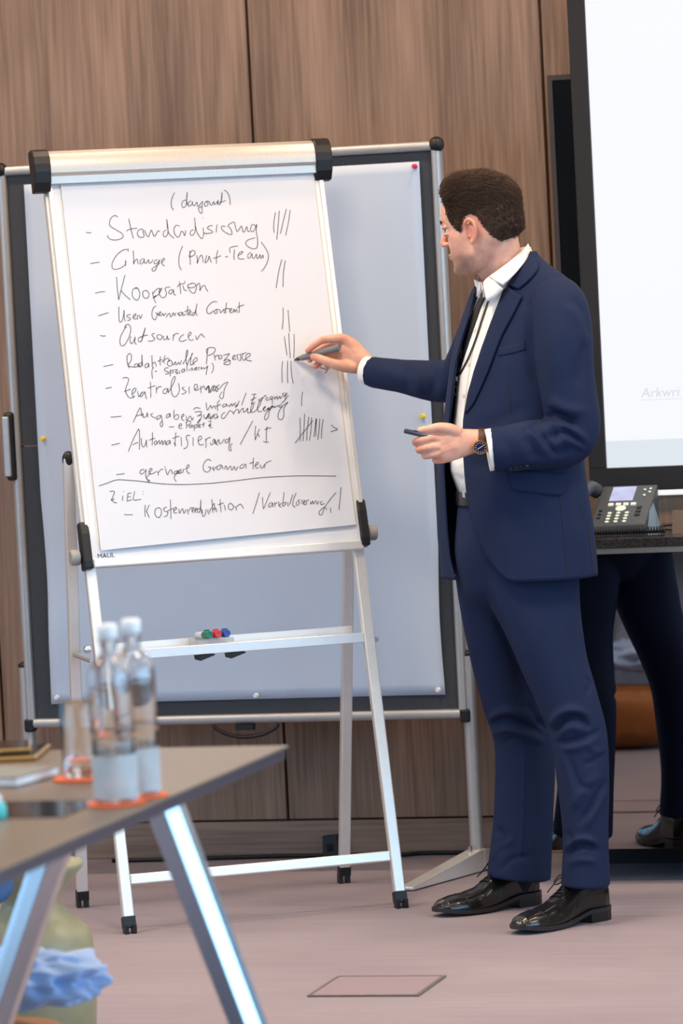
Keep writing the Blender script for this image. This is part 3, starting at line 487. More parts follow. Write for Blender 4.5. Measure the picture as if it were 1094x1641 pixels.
# ================================================================== sideboard with mirrored front
YM = 10.48; cxl = -2.38; cxr = -.25; CZT = .887
cr = thing('sideboard', 'sideboard with mirrored front and speckled black stone top', 'sideboard', ((cxl+cxr)/2, 10.76, 0))
def speckle():
    m = bpy.data.materials.new('speckled_black_stone'); m.use_nodes = True; nt = m.node_tree; p = nt.nodes['Principled BSDF']; tc = nt.nodes.new('ShaderNodeTexCoord')
    vo = nt.nodes.new('ShaderNodeTexVoronoi'); vo.inputs['Scale'].default_value = 420; nt.links.new(tc.outputs['Object'], vo.inputs['Vector'])
    rp = nt.nodes.new('ShaderNodeValToRGB'); rp.color_ramp.elements[0].position = .02; rp.color_ramp.elements[1].position = .85
    rp.color_ramp.elements[0].color = (*lin((13, 13, 14)), 1); rp.color_ramp.elements[1].color = (*lin((70, 66, 62)), 1)
    nt.links.new(vo.outputs['Color'], rp.inputs[0]); nt.links.new(rp.outputs[0], p.inputs['Base Color']); p.inputs['Roughness'].default_value = .12; return m
G().span((cxl-.005, YM-.012, .863), (cxr, y1-.02, CZT)).obj('stone_top', speckle(), cr, bevel=.0015, seg=1)
G().span((cxl, YM-.008, .848), (cxr-.005, y1-.03, .862)).obj('edge_strip', mat('champagne_metal', (198, 190, 178), .3, .8), cr)
G().span((cxl+.01, YM+.006, .088), (cxr-.01, y1-.03, .848)).obj('carcass', mat('black_carcass', (20, 20, 22), .5), cr)
G().span((cxl+.03, YM+.36, 0), (cxr-.03, y1-.06, .088)).obj('plinth', mat('black_plinth', (14, 14, 15), .6), cr)
MIRROR = mat('tinted_mirror', (150, 148, 148), .015, 1., .01, 3)
for i in range(3):
    a = cxl+.002 + i*(cxr-cxl)/3; G().span((a, YM, .090), (a+(cxr-cxl)/3-.003, YM+.005, .846)).obj('mirror_door', MIRROR, cr)

# desk phone
DK = mat('charcoal_plastic', (66, 70, 74), .42, 0, .05); KEY = mat('pale_lit_keys', (214, 222, 204), .5, emit=.25); PH_Y = 10.71
def top_pt(px, py, y): return on(px, py, (0, y, 0), (0, 1, 0))
ph = thing('desk_phone', 'dark grey desk phone with lit screen on the sideboard', 'phone', (-2.16, PH_Y, CZT))
a = top_pt(943.5, 840, PH_Y)[0]; b = top_pt(1033, 838, PH_Y)[0]; zt = .112; zf = .020; dp = .20
def pf(u, v, n=0.):                                                 # face plate: u 0..1 left-right, v 0..1 front-back
    tilt = np.array([0, dp, zt-zf]); tl_ = np.linalg.norm(tilt); nn = np.array([0, -tilt[2], tilt[1]])/tl_
    return np.array([a + (b-a)*u, PH_Y, CZT+zf]) + tilt*v + nn*n
G().add([pf(0, 0), pf(1, 0), pf(1, 1), pf(0, 1), (a, PH_Y, CZT+.001), (b, PH_Y, CZT+.001), (b, PH_Y+dp, CZT+.001), (a, PH_Y+dp, CZT+.001)], [(0, 1, 2, 3), (4, 7, 6, 5), (0, 4, 5, 1), (1, 5, 6, 2), (2, 6, 7, 3), (3, 7, 4, 0)]).obj('housing', DK, ph, bevel=.004)
PAX = np.array([[1, 0, 0], (pf(0, 1)-pf(0, 0))/np.linalg.norm(pf(0, 1)-pf(0, 0)), (pf(0, 0, 1)-pf(0, 0))])
W_ = b-a; H_ = np.linalg.norm(pf(0, 1)-pf(0, 0))
G().box(pf(.42, .78, .001), (W_*.42, H_*.34, .002), PAX).obj('screen', mat('phone_screen', (196, 198, 236), .3, 0, .12, 30, emit=1., lit=True), ph)
for i in range(4): G().box(pf(.27+.135*i, .50, .002), (W_*.09, H_*.05, .004), PAX).obj('soft_key', KEY, ph)
G().lathe([(.014, 0), (.014, .002), (.012, .003), (0, .003)], 20, pf(.47, .40, .001), PAX).obj('navigation_key', KEY, ph)
for r in range(4):
    for c in range(3): G().lathe([(.0058, 0), (.0055, .002), (0, .0026)], 12, pf(.30+.155*c, .29-.072*r, .001), PAX*np.array([[1], [.75], [1]])).obj('number_key', KEY, ph)
for r in range(3):
    G().box(pf(.80, .42-.09*r, .001), (W_*.09, H_*.045, .003), PAX).obj('side_key', BLACKP, ph); G().box(pf(.12, .36-.09*r, .001), (W_*.06, H_*.03, .003), PAX).obj('side_key', BLACKP, ph)
for u, v in ((.80, .86), (.90, .88), (.90, .80), (.82, .72)): G().lathe([(.0035, 0), (.0035, .002), (0, .002)], 10, pf(u, v, .001), PAX).obj('round_key', KEY, ph)
hs = cat_rom([(a-.040, PH_Y+.02, CZT+.030), (a-.040, PH_Y+.04, CZT+.058), (a-.036, PH_Y+.09, CZT+.095), (a-.026, PH_Y+.15, CZT+.112), (a-.014, PH_Y+.185, CZT+.100)], 6)
G().tube(hs, np.linspace(.016, .020, len(hs)), 12).obj('handset', DK, ph, smooth=True)
G().span((a-.062, PH_Y+.01, CZT+.001), (a-.002, PH_Y+.19, CZT+.030)).obj('cradle', DK, ph, bevel=.006)
G().add([(b+.001, PH_Y+.02, CZT), (b+.020, PH_Y+.06, CZT), (b+.020, PH_Y+.12, CZT), (b+.001, PH_Y+.12, CZT), (b+.001, PH_Y+.06, CZT+.05), (b+.001, PH_Y+.12, CZT+.07)], [(0, 1, 2, 3), (0, 4, 1), (1, 4, 5, 2), (2, 5, 3), (0, 3, 5, 4)]).obj('stand_foot', mat('blue_grey_plastic', (120, 140, 155), .4), ph)
# coiled handset cord
L0 = floor_at(942, 862, CZT)[0]; L1 = floor_at(1060, 857, CZT)[0]; n = 26*12; pts = []
for i in range(n+1):
    q = i/n; th = 26*2*math.pi*q; x = L0 + (L1-L0)*q; pts.append((x, 10.60 + .0075*math.cos(th), CZT+.0108 + .0075*math.sin(th)))
cd = thing('coiled_cord', 'black coiled phone cord lying on the stone top', 'cord', (L0, 10.60, CZT))
G().tube(pts, .0026, 6).obj('coil', BLACKP, cd, smooth=True)
G().tube(cat_rom([pts[-1], (L1+.05, 10.61, CZT+.006), (L1+.12, 10.63, CZT+.0045), (L1+.3, 10.68, CZT+.0045)], 6), .0022, 6).obj('cord_tail', BLACKP, cd, smooth=True)
o = G().tube(cat_rom([(b+.02, PH_Y+.1, CZT+.006), (b+.07, PH_Y+.08, CZT+.012), (b+.13, PH_Y+.06, CZT+.016), (b+.35, PH_Y+.1, CZT+.006)], 6), .003, 6).obj('phone_cable', BLACKP, None, smooth=True); tag(o, 'thin black cable running from the desk phone behind the sign', 'cable')
# brown sign
BS = mat('brown_card', (112, 96, 80), .5, 0, .03); sx0 = top_pt(1077, 850, 10.56)[0]; zs = top_pt(1080, 818, 10.56)[2]
sg = thing('table_sign', 'brown folded table sign with white letters on the sideboard', 'sign', (sx0+.06, 10.56, CZT))
G().add([(sx0, 10.555, CZT+.0005), (sx0+.14, 10.555, CZT+.0005), (sx0+.14, 10.575, zs), (sx0, 10.575, zs), (sx0, 10.557, CZT+.0005), (sx0+.14, 10.557, CZT+.0005), (sx0+.14, 10.577, zs), (sx0, 10.577, zs)], [(0, 1, 2, 3), (4, 7, 6, 5), (0, 4, 5, 1), (1, 5, 6, 2), (2, 6, 7, 3), (3, 7, 4, 0)]).obj('front_leaf', BS, sg)
G().add([(sx0, 10.597, CZT+.0005), (sx0+.14, 10.597, CZT+.0005), (sx0+.14, 10.577, zs), (sx0, 10.577, zs), (sx0, 10.595, CZT+.0005), (sx0+.14, 10.595, CZT+.0005), (sx0+.14, 10.575, zs-.001), (sx0, 10.575, zs-.001)], [(0, 1, 2, 3), (4, 7, 6, 5), (0, 4, 5, 1), (1, 5, 6, 2), (2, 6, 7, 3), (3, 7, 4, 0)]).obj('back_leaf', BS, sg)
WHT = mat('white_print', (240, 238, 232), .6); yd = np.array([0, .02, zs-CZT]); yd /= np.linalg.norm(yd)
text_mesh('sign_lettering', 'S', .013, WHT, sg, np.array([sx0+.033, 10.5548, CZT+.0005]) + yd*.047, np.array([1, 0, 0.]), yd)
text_mesh('sign_lettering', 'Ta', .013, WHT, sg, np.array([sx0+.027, 10.5548, CZT+.0005]) + yd*.033, np.array([1, 0, 0.]), yd)
zz = top_pt(1080, 838, 10.56)[2]

# ================================================================== floor things
fb = thing('floor_box', 'square carpet covered floor socket box set into the carpet', 'floor box', (-2.44, 8.965, 0))
bx0, by0, s_ = -2.568, 8.8375, .255; FBM = mat('floor_box_rim', (120, 112, 112), .5, .4)
for q in (((bx0, by0), (bx0+s_, by0+.010)), ((bx0, by0+s_-.006), (bx0+s_, by0+s_)), ((bx0, by0+.010), (bx0+.007, by0+s_-.006)), ((bx0+s_-.009, by0+.010), (bx0+s_, by0+s_-.006))):
    G().span((*q[0], .0005), (*q[1], .004)).obj('rim', FBM, fb)
G().span((bx0+.007, by0+.010, .0005), (bx0+s_-.009, by0+s_-.006, .003)).obj('lid', mat('worn_carpet_inlay', (140, 124, 132), .95, 0, .12, 400), fb)
G().span((bx0+.075, by0+.001, .004), (bx0+.16, by0+.009, .0048)).obj('cord_flap', mat('olive_flap', (138, 128, 112), .6), fb)
cb = cat_rom([floor_at(180, 1383), floor_at(300, 1380), floor_at(430, 1376), floor_at(560, 1374), floor_at(650, 1373), floor_at(700, 1367), floor_at(760, 1370), floor_at(860, 1376)], 8); cb[:, 2] = .0065; cb[:, 1] = np.minimum(cb[:, 1], y1-.03)
o = G().tube(cb, .006, 8).obj('floor_cable', BLACKP, None, smooth=True); tag(o, 'black cable lying on the carpet along the wall plinth', 'cable')
bp = floor_at(532, 1374); zt_ = on(528, 1337, bp, (0, 1, 0))[2]
bxo = thing('cable_box', 'small black upright box leaning at the plinth behind the flipchart leg', 'box', (bp[0], bp[1], 0))
g = G().add([(bp[0]-.021, bp[1]-.02, .0), (bp[0]+.024, bp[1]-.02, .0), (bp[0]+.024, bp[1]+.02, 0), (bp[0]-.021, bp[1]+.02, 0), (bp[0]-.022, bp[1]-.012, zt_-.003), (bp[0]+.020, bp[1]-.012, zt_), (bp[0]+.020, bp[1]+.012, zt_), (bp[0]-.022, bp[1]+.012, zt_-.003)], [(3, 2, 1, 0), (4, 5, 6, 7), (0, 1, 5, 4), (1, 2, 6, 5), (2, 3, 7, 6), (3, 0, 4, 7)])
g.obj('shell', BLACKP, bxo, bevel=.003); G().span((bp[0]-.008, bp[1]-.019, zt_*.3), (bp[0]+.008, bp[1]-.015, zt_*.6)).obj('front_plate', mat('black_gloss', (12, 12, 13), .25), bxo)

# ================================================================== conference table
TZ = .74; tx1, ty1 = -2.117, 7.25; tx0, ty0 = -3.45, 3.6
tb = thing('conference_table', 'taupe conference table with dark edge and splayed chrome legs', 'table', ((tx0+tx1)/2, (ty0+ty1)/2, 0))
G().span((tx0, ty0, TZ-.006), (tx1, ty1, TZ)).obj('table_top', TABLE_M, tb, bevel=.0015, seg=1)
G().add([(tx0+.004, ty0+.004, TZ-.006), (tx1-.004, ty0+.004, TZ-.006), (tx1-.004, ty1-.004, TZ-.006), (tx0+.004, ty1-.004, TZ-.006), (tx0+.008, ty0+.008, TZ-.026), (tx1-.007, ty0+.008, TZ-.026), (tx1-.007, ty1-.008, TZ-.026), (tx0+.008, ty1-.008, TZ-.026)], [(0, 1, 2, 3), (4, 7, 6, 5), (0, 4, 5, 1), (1, 5, 6, 2), (2, 6, 7, 3), (3, 7, 4, 0)]).obj('table_edge', mat('dark_blue_grey_edge', (62, 64, 74), .35), tb)
def tleg(top, bot):
    top = np.array(top); bot = np.array(bot); ax = (top-bot)/np.linalg.norm(top-bot); nx_ = np.array([1, 0, 0.]) - ax*ax[0]; nx_ /= np.linalg.norm(nx_); ny_ = np.cross(ax, nx_)
    def sec(c, wv): return [c - nx_*wv*.5 - ny_*.024, c + nx_*wv*.12 - ny_*.032, c + nx_*wv*.5 - ny_*.012, c + nx_*wv*.5 + ny_*.024, c - nx_*wv*.5 + ny_*.024]
    A, B = sec(top, .058), sec(bot, .046); n = 5
    g = G().add(A+B, [tuple(range(5)), tuple(range(9, 4, -1))] + [(i, n+i, n+(i+1) % n, (i+1) % n) for i in range(n)])
    return g.obj('leg', CHROME, tb, bevel=.002, seg=2)
for yy, e in ((6.9, 1), (4.1, 1)):
    for tx_, bx_ in ((-2.257, -2.013), (-2.406, -2.701)): tleg((tx_, yy, TZ-.024), (bx_, yy, .0))
    for tx_, bx_ in ((-3.31, -3.55), (-3.16, -2.90)): tleg((tx_, yy, TZ-.024), (bx_, yy, .0))
    G().span((-2.46, yy-.03, TZ-.045), (-2.20, yy+.03, TZ-.026)).obj('leg_bracket', BLACKP, tb); G().span((-3.36, yy-.03, TZ-.045), (-3.10, yy+.03, TZ-.026)).obj('leg_bracket', BLACKP, tb)
pL = floor_at(25, 1300, TZ); pR = floor_at(150, 1296, TZ); pB = floor_at(85, 1272, TZ)
G().span((-2.62, 6.29, TZ), (-2.215, 6.50, TZ+.0012)).obj('cable_flap', mat('black_flap_gloss', (26, 28, 34), .1), tb)

GLASS = clear('clear_glass', (1, 1, 1), .0, 1.45); WATER = clear('water', (.97, .99, 1), .0, 1.33)
ORANGE = mat('orange_coaster', (236, 104, 52), .6); CAPW = mat('white_stopper', (240, 240, 240), .35)
def coaster(x, y, lab):
    o = G().lathe([(.046, 0), (.048, .001), (.048, .0035), (.046, .0045), (0, .0045)], 40, (x, y, TZ)).obj('coaster', ORANGE, None, auto=.6); tag(o, lab, 'coaster', 'orange coasters on the table'); return o
def bottle(px, py, lab, clab, h=.292):
    p = floor_at(px, py, TZ); x, y = p[0], p[1]; coaster(x, y, clab); z = TZ+.0047
    t = thing('water_bottle', lab, 'bottle', (x, y, z), 'glass water bottles on the table')
    r = .0355
    outer = [(0, 0), (r-.004, 0), (r, .004), (r, .200), (r-.0015, .212), (r-.007, .225), (r-.016, .235), (.0160, .241), (.0142, .247), (.0140, .256), (.0160, .259), (.0160, .266), (.0142, .268)]
    inner = [(q-.0028 if q > .004 else 0, zz if zz > .01 else .006) for q, zz in outer][::-1]; inner = [(max(0, q), zz) for q, zz in inner]
    G().lathe(outer + inner[:-2] + [(r-.006, .006), (0, .006)], 40, (x, y, z)).obj('glass_body', GLASS, t, smooth=True)
    G().lathe([(0, .264), (.0135, .264), (.0155, .267), (.0165, .274), (.0165, h-.006), (.014, h), (0, h+.001)], 24, (x, y, z)).obj('stopper', CAPW, t, smooth=True)
    lb = G(); n = 40
    lb.lathe([(r+.0004, .007), (r+.0004, .078), (r+.0007, .078), (r+.0007, .007)], n, (x, y, z), close=True)
    lb.obj('label', mat('frosted_white_label', (222, 226, 226), .6, 0, .10, 25, alpha=.55), t, smooth=False)
    G().lathe([(r+.0004, .106), (r+.0004, .112), (r+.0007, .112), (r+.0007, .106)], n, (x, y, z), close=True).obj('label_band', mat('copper_print', (206, 160, 130), .5, alpha=.55), t)
bottle(187, 1289, 'clear glass water bottle with white stopper standing on the front coaster', 'orange coaster under the front water bottle', .290)
bottle(224, 1277, 'clear glass water bottle with white stopper on the coaster behind the other bottle', 'orange coaster under the rear water bottle', .290)
p = floor_at(129, 1249, TZ); coaster(p[0], p[1], 'orange coaster under the drinking glass')
gl = thing('drinking_glass', 'tall clear drinking glass on an orange coaster beside the bottles', 'glass', (p[0], p[1], TZ+.0047)); z = TZ+.0047
G().lathe([(0, 0), (.026, 0), (.029, .003), (.031, .128), (.0302, .1295), (.0292, .128), (.027, .012), (.024, .009), (0, .009)], 36, (p[0], p[1], z)).obj('glass_body', GLASS, gl, smooth=True)
G().lathe([(0, .0095), (.0235, .0095), (.0266, .0125), (.0272, .030), (0, .0302)], 36, (p[0], p[1], z)).obj('drink', WATER, gl, smooth=True)
# notebook and devices
def slab(name, c, w_, d_, z0, z1, m, parent=None, rot=0., bevel=.002):
    ax = np.array([[math.cos(rot), math.sin(rot), 0], [-math.sin(rot), math.cos(rot), 0], [0, 0, 1.]])
    return G().box((c[0], c[1], (z0+z1)/2), (w_, d_, z1-z0), ax).obj(name, m, parent, bevel=bevel)
nbc = np.array(floor_at(95, 1243, TZ)); nbf = np.array(floor_at(28, 1262, TZ)); e1 = nbc-nbf; L = np.linalg.norm(e1[:2]); rz = math.atan2(e1[1], e1[0]); ex = e1/L; ey = np.array([-ex[1], ex[0], 0])
mid = (nbc+nbf)/2 + ey*.105
nb = thing('notebook', 'closed grey notebook with white page edges on the table', 'notebook', (mid[0], mid[1], TZ))
slab('cover', mid, L, .21, TZ+.0005, TZ+.003, mat('grey_cover', (126, 128, 124), .6), nb, rz, .0005); slab('pages', mid - ey*.0, L-.002, .208, TZ+.003, TZ+.015, mat('page_block', (246, 244, 248), .7), nb, rz, .0005); slab('cover', mid, L, .21, TZ+.015, TZ+.0175, mat('grey_cover', (126, 128, 124), .6), nb, rz, .0008)
slab('label_tab', mid + ey*.05 - ex*.0, .07, .05, TZ+.0176, TZ+.0181, mat('cream_tab', (236, 226, 206), .6), nb, rz, .0001)
GOLD = mat('gold_metal', (176, 140, 84), .3, .7)
c1 = np.array(floor_at(18, 1203, TZ+.01))
d1 = thing('tablet', 'gold edged tablet lying flat on the table', 'tablet', (c1[0], c1[1], TZ)); slab('body', c1, .12, .20, TZ+.0005, TZ+.009, GOLD, d1, .2, .003); slab('glass', c1, .108, .188, TZ+.009, TZ+.0098, mat('black_glass', (9, 10, 12), .12), d1, .2, .0002)
d2 = thing('smartphone', 'dark phone with gold frame lying on the gold tablet', 'phone', (c1[0]-.02, c1[1]+.02, TZ+.0098)); slab('body', c1+np.array([-.014, .02, 0]), .085, .15, TZ+.0100, TZ+.0185, GOLD, d2, .35, .003); slab('glass', c1+np.array([-.014, .02, 0]), .078, .142, TZ+.0185, TZ+.0192, mat('black_glass', (9, 10, 12), .12), d2, .35, .0002)
c2 = floor_at(-4, 1312, TZ); tj = thing('sanitiser_bottle', 'small teal bottle with white cap at the table edge', 'bottle', (c2[0], c2[1], TZ))
G().lathe([(.0135, 0), (.0155, .002), (.0155, .018), (.013, .024), (.008, .027)], 24, (c2[0], c2[1], TZ+.0005)).obj('body', mat('teal_plastic', (96, 206, 200), .3), tj, smooth=True); G().lathe([(.0085, .0265), (.0085, .036), (.006, .038), (0, .038)], 20, (c2[0], c2[1], TZ+.0005)).obj('cap', CAPW, tj, auto=.6)

# hourglass stool, leather bag with blue shirt, blue chair standing in for a denim knee, beyond the table end
sp = atd(52, 1500, 8.75); sp[2] = 0; OL = mat('olive_stool_plastic', (150, 146, 116), .38, 0, .03)
st = thing('hourglass_stool', 'olive hourglass shaped stool standing beyond the table end', 'stool', sp)
zt2 = on(140, 1384, sp, FW)[2]; r1 = (140-52)*8.75/FPX; zb2 = on(148, 1500, sp, FW)[2]; zn = on(97, 1440, sp, FW)[2]; r2 = (149-52)*8.75/FPX; rn = (97-52)*8.75/FPX
G().lathe([(0, .0), (r2*.85, .0), (r2*.98, .02), (r2*1.02, zb2*.5), (r2, zb2), (r2*.93, zb2+.02), (r2*.75, (zb2+zn)/2), (rn*1.08, zn-.012), (rn, zn), (rn*1.25, zn+.02), (r1*.85, zt2-.022), (r1*.99, zt2-.004), (r1, zt2+.002), (r1*.97, zt2+.008), (r1*.5, zt2+.012), (0, zt2+.012)], 48, sp).obj('stool_body', OL, st, smooth=True)
G().lathe([(r1*.55, zt2+.0122), (r1*.52, zt2+.015), (0, zt2+.0155)], 32, sp).obj('seat_pad', mat('olive_pad', (150, 142, 98), .6), st, smooth=True)
BR = mat('brown_leather', (150, 92, 44), .45, 0, .12, 30, bump=.2, bscale=160)
bc = np.array([-2.80, 7.42, 0]); bg = thing('leather_bag', 'brown leather bag on the carpet under a crumpled blue shirt', 'bag', bc)
def blob(c, r, seed, amp, n=48, m=32, zmin=None, sq=2.6, fr=3.2):
    rg = np.random.default_rng(seed); ks = rg.normal(size=(14, 3))*fr; phs = rg.uniform(0, 6.28, 14); v = []; f = []
    for i in range(m+1):
        pi_ = math.pi*i/m
        for k in range(n):
            th = 2*math.pi*k/n; d = np.array([math.sin(pi_)*math.cos(th), math.sin(pi_)*math.sin(th), math.cos(pi_)]); q = (np.abs(d)**sq).sum()**(-1/sq); w_ = np.sin(ks @ d + phs); 
            s = 1 + amp*(1-2*np.abs(w_)).mean()*3
            pnt = np.asarray(c) + d*q*s*np.asarray(r)
            if zmin is not None: pnt[2] = max(zmin, pnt[2])
            v.append(pnt)
    for i in range(m):
        for k in range(n): f.append((i*n+k, (i+1)*n+k, (i+1)*n+(k+1) % n, i*n+(k+1) % n))
    return G().add(v, f)
blob(bc+UP*.103, (.20, .15, .104), 3, .02, zmin=.0, sq=3.2).obj('bag_body', BR, bg, smooth=True)
G().tube(cat_rom([bc+np.array([-.13, -.10, .195]), bc+np.array([-.08, -.17, .185]), bc+np.array([0, -.19, .16]), bc+np.array([.08, -.17, .185]), bc+np.array([.13, -.10, .195])], 6), .009, 8).obj('bag_handle', BR, bg, smooth=True)
G().span(bc+np.array([.199, -.02, .10]), bc+np.array([.208, .02, .16])).obj('buckle', CHROME, bg, bevel=.002)
SHB = mat('light_blue_cotton', (160, 184, 224), .85, 0, .05, 60, sheen=.3)
c3 = np.array(on(98, 1572, (0, 7.36, 0), (0, 1, 0))); g = blob(c3+np.array([-.10, .0, 0.004]), (.19, .12, .060), 11, .13, 120, 80, sq=2.2, fr=5.)
sh = g.obj('crumpled_shirt', SHB, None, smooth=True); tag(sh, 'crumpled light blue shirt lying on the brown leather bag', 'shirt')
cc = atd(-14, 1430, 8.34); ch = thing('stand_in_chair', 'made-up dark blue chair standing in for a denim knee at the table end', 'chair', (cc[0], cc[1], 0)); BL = mat('denim_blue_fabric', (52, 92, 140), .85, 0, .08, 200)  # made-up chair in place of a seated person's denim knee
blob(cc+np.array([-.15, 0, .005]), (.18, .15, .05), 5, .01, sq=3).obj('seat', BL, ch, smooth=True)
bkc = cc+np.array([-.34, 0, .26]); blob(bkc, (.03, .14, .2), 6, .01, sq=3).obj('backrest', BL, ch, smooth=True)
for dx, dy in ((-.28, -.11), (-.28, .11), (-.04, -.11), (-.04, .11)): G().tube([cc+np.array([dx, dy, -.03]), (cc[0]+dx*1.08, cc[1]+dy*1.15, 0.)], .012, 10).obj('leg', CHROME, ch)
# ================================================================== the man writing on the flipchart
D0 = 10.2
def P(px, py, d=0.): return atd(px, py, D0+d)
def mpx(d=0.): return (D0+d)/FPX
BYAW = math.radians(33); BF = -math.cos(BYAW)*RT - math.sin(BYAW)*FW; BS_ = math.sin(BYAW)*RT - math.cos(BYAW)*FW   # facing, near side
def smooth_mesh(name, parts, voxel, it=6, fac=.5):
    g = G()
    for v, f in parts: g.add(v, f)
    me = bpy.data.meshes.new(name+'_raw'); me.from_pydata(g.v, [], g.f); me.update()
    bm = bmesh.new(); bm.from_mesh(me); bmesh.ops.recalc_face_normals(bm, faces=bm.faces); bm.to_mesh(me); bm.free()
    o = bpy.data.objects.new('tmp', me); COL.objects.link(o)
    r = o.modifiers.new('r', 'REMESH'); r.mode = 'VOXEL'; r.voxel_size = voxel
    s = o.modifiers.new('s', 'SMOOTH'); s.iterations = it; s.factor = fac
    dg = bpy.context.evaluated_depsgraph_get(); out = bpy.data.meshes.new_from_object(o.evaluated_get(dg)); out.name = name
    bpy.data.objects.remove(o); bpy.data.meshes.remove(me); return out
def limb(rings, nseg=28, nper=8, cap=True, pw=1.):
    Q = cat_rom([(*r[:5],) for r in rings], nper); C = np.array([P(q[0], q[1], q[2]) for q in Q]); T = np.gradient(C, axis=0)
    T /= np.linalg.norm(T, axis=1)[:, None]; v = []; f = []; n = len(Q)
    for i in range(n):
        wv = np.cross(T[i], FW); wv /= np.linalg.norm(wv); dv = np.cross(wv, T[i]); rw = Q[i][3]*mpx(Q[i][2]); rd = Q[i][4]
        for k in range(nseg):
            th = 2*math.pi*k/nseg; c, s = math.cos(th), math.sin(th)
            v.append(C[i] + wv*rw*math.copysign(abs(c)**pw, c) + dv*rd*math.copysign(abs(s)**pw, s))
    for i in range(n-1):
        for k in range(nseg): f.append((i*nseg+k, i*nseg+(k+1) % nseg, (i+1)*nseg+(k+1) % nseg, (i+1)*nseg+k))
    if cap:
        for i, rv in ((0, 1), (n-1, 0)):
            v.append(C[i]); ci = len(v)-1
            for k in range(nseg):
                q = (i*nseg+k, i*nseg+(k+1) % nseg, ci); f.append(q[::-1] if rv else q)
    return v, f
def finger(pts, r, n=12):                                           # pts (px,py,d), radii px -> rounded tube
    pts = list(pts); a = np.array(pts[0]); b = np.array(pts[-1]); e = np.array(pts[-2]); t = (b-e)/np.linalg.norm((b-e)[:2]); r = list(r)
    rr = [(*p, q, q*mpx(p[2])) for p, q in zip(pts, r)]
    rr.append((b[0]+t[0]*r[-1]*.55, b[1]+t[1]*r[-1]*.55, b[2], r[-1]*.78, r[-1]*.78*mpx(b[2]))); rr.append((b[0]+t[0]*r[-1]*.95, b[1]+t[1]*r[-1]*.95, b[2], r[-1]*.25, r[-1]*.25*mpx(b[2])))
    return limb(rr, n, 4)
def folds(me, fl, vis=True):
    n = len(me.vertices); co = np.empty(n*3); me.vertices.foreach_get('co', co); co = co.reshape(-1, 3); no = np.empty(n*3); me.vertices.foreach_get('normal', no); no = no.reshape(-1, 3)
    px = proj(co); face = np.clip(-(no @ CF), 0, 1)**.6; D = np.zeros(n)
    for pts, amp, w_ in fl:
        Q = cat_rom(pts, 5); best = np.full(n, 1e9); tt = np.zeros(n); L = len(Q)-1
        for i in range(L):
            a, b = Q[i], Q[i+1]; d = b-a; u = np.clip(((px-a) @ d)/(d @ d+1e-9), 0, 1); ds = np.hypot(*(px-a-u[:, None]*d).T); m = ds < best
            best[m] = ds[m]; tt[m] = (i+u[m])/L
        D += amp*np.exp(-(best/w_)**2)*np.clip(np.sin(math.pi*np.clip(tt*.92+.04, 0, 1))*1.6, 0, 1)
    co = co + no*(D*face)[:, None]; me.vertices.foreach_set('co', co.ravel()); me.update()
def bvh_of(me): return BVHTree.FromPolygons([v.co.copy() for v in me.vertices], [tuple(p.vertices) for p in me.polygons])
def hit(b, px, py):
    d = ray(px, py); d = d/np.linalg.norm(d); h = b.ray_cast(Vector(CC), Vector(d)); return (np.array(h[0]), np.array(h[1])) if h[0] is not None else (None, None)
def patch(b, A, B, off, th, nu=24, nv=8, lift=None):                # surface patch between two pixel curves laid on mesh b
    A = cat_rom(A, 8); B = cat_rom(B, 8)
    def res(Q, n):
        L = np.r_[0, np.cumsum(np.hypot(*np.diff(Q, axis=0).T))]; L /= L[-1]; t = np.linspace(0, 1, n+1); return np.stack([np.interp(t, L, Q[:, 0]), np.interp(t, L, Q[:, 1])], -1)
    A, B = res(A, nu), res(B, nu); top = []; last = D0
    for i in range(nu+1):
        for j in range(nv+1):
            q = A[i] + (B[i]-A[i])*j/nv; p, nn = hit(b, *q)
            if p is None: p = atd(q[0], q[1], last); nn = -CF
            last = (p-CC) @ FW
            if nn @ CF > 0: nn = -nn
            o_ = off + (lift(i/nu, j/nv) if lift else 0.); d = ray(*q); d /= np.linalg.norm(d); top.append(p - d*o_)
    v = top + [p + CF*th for p in top]; f = []; k = len(top); w_ = nv+1
    for i in range(nu):
        for j in range(nv):
            q = (i*w_+j, i*w_+j+1, (i+1)*w_+j+1, (i+1)*w_+j); f += [q, tuple(k+e for e in q[::-1])]
    ed = [i*w_ for i in range(nu+1)] + [nu*w_+j for j in range(1, w_)] + [i*w_+nv for i in range(nu-1, -1, -1)] + [j for j in range(nv-1, 0, -1)]
    for a, c in zip(ed, ed[1:]+ed[:1]): f.append((a, c, k+c, k+a))
    return G().add(v, f)

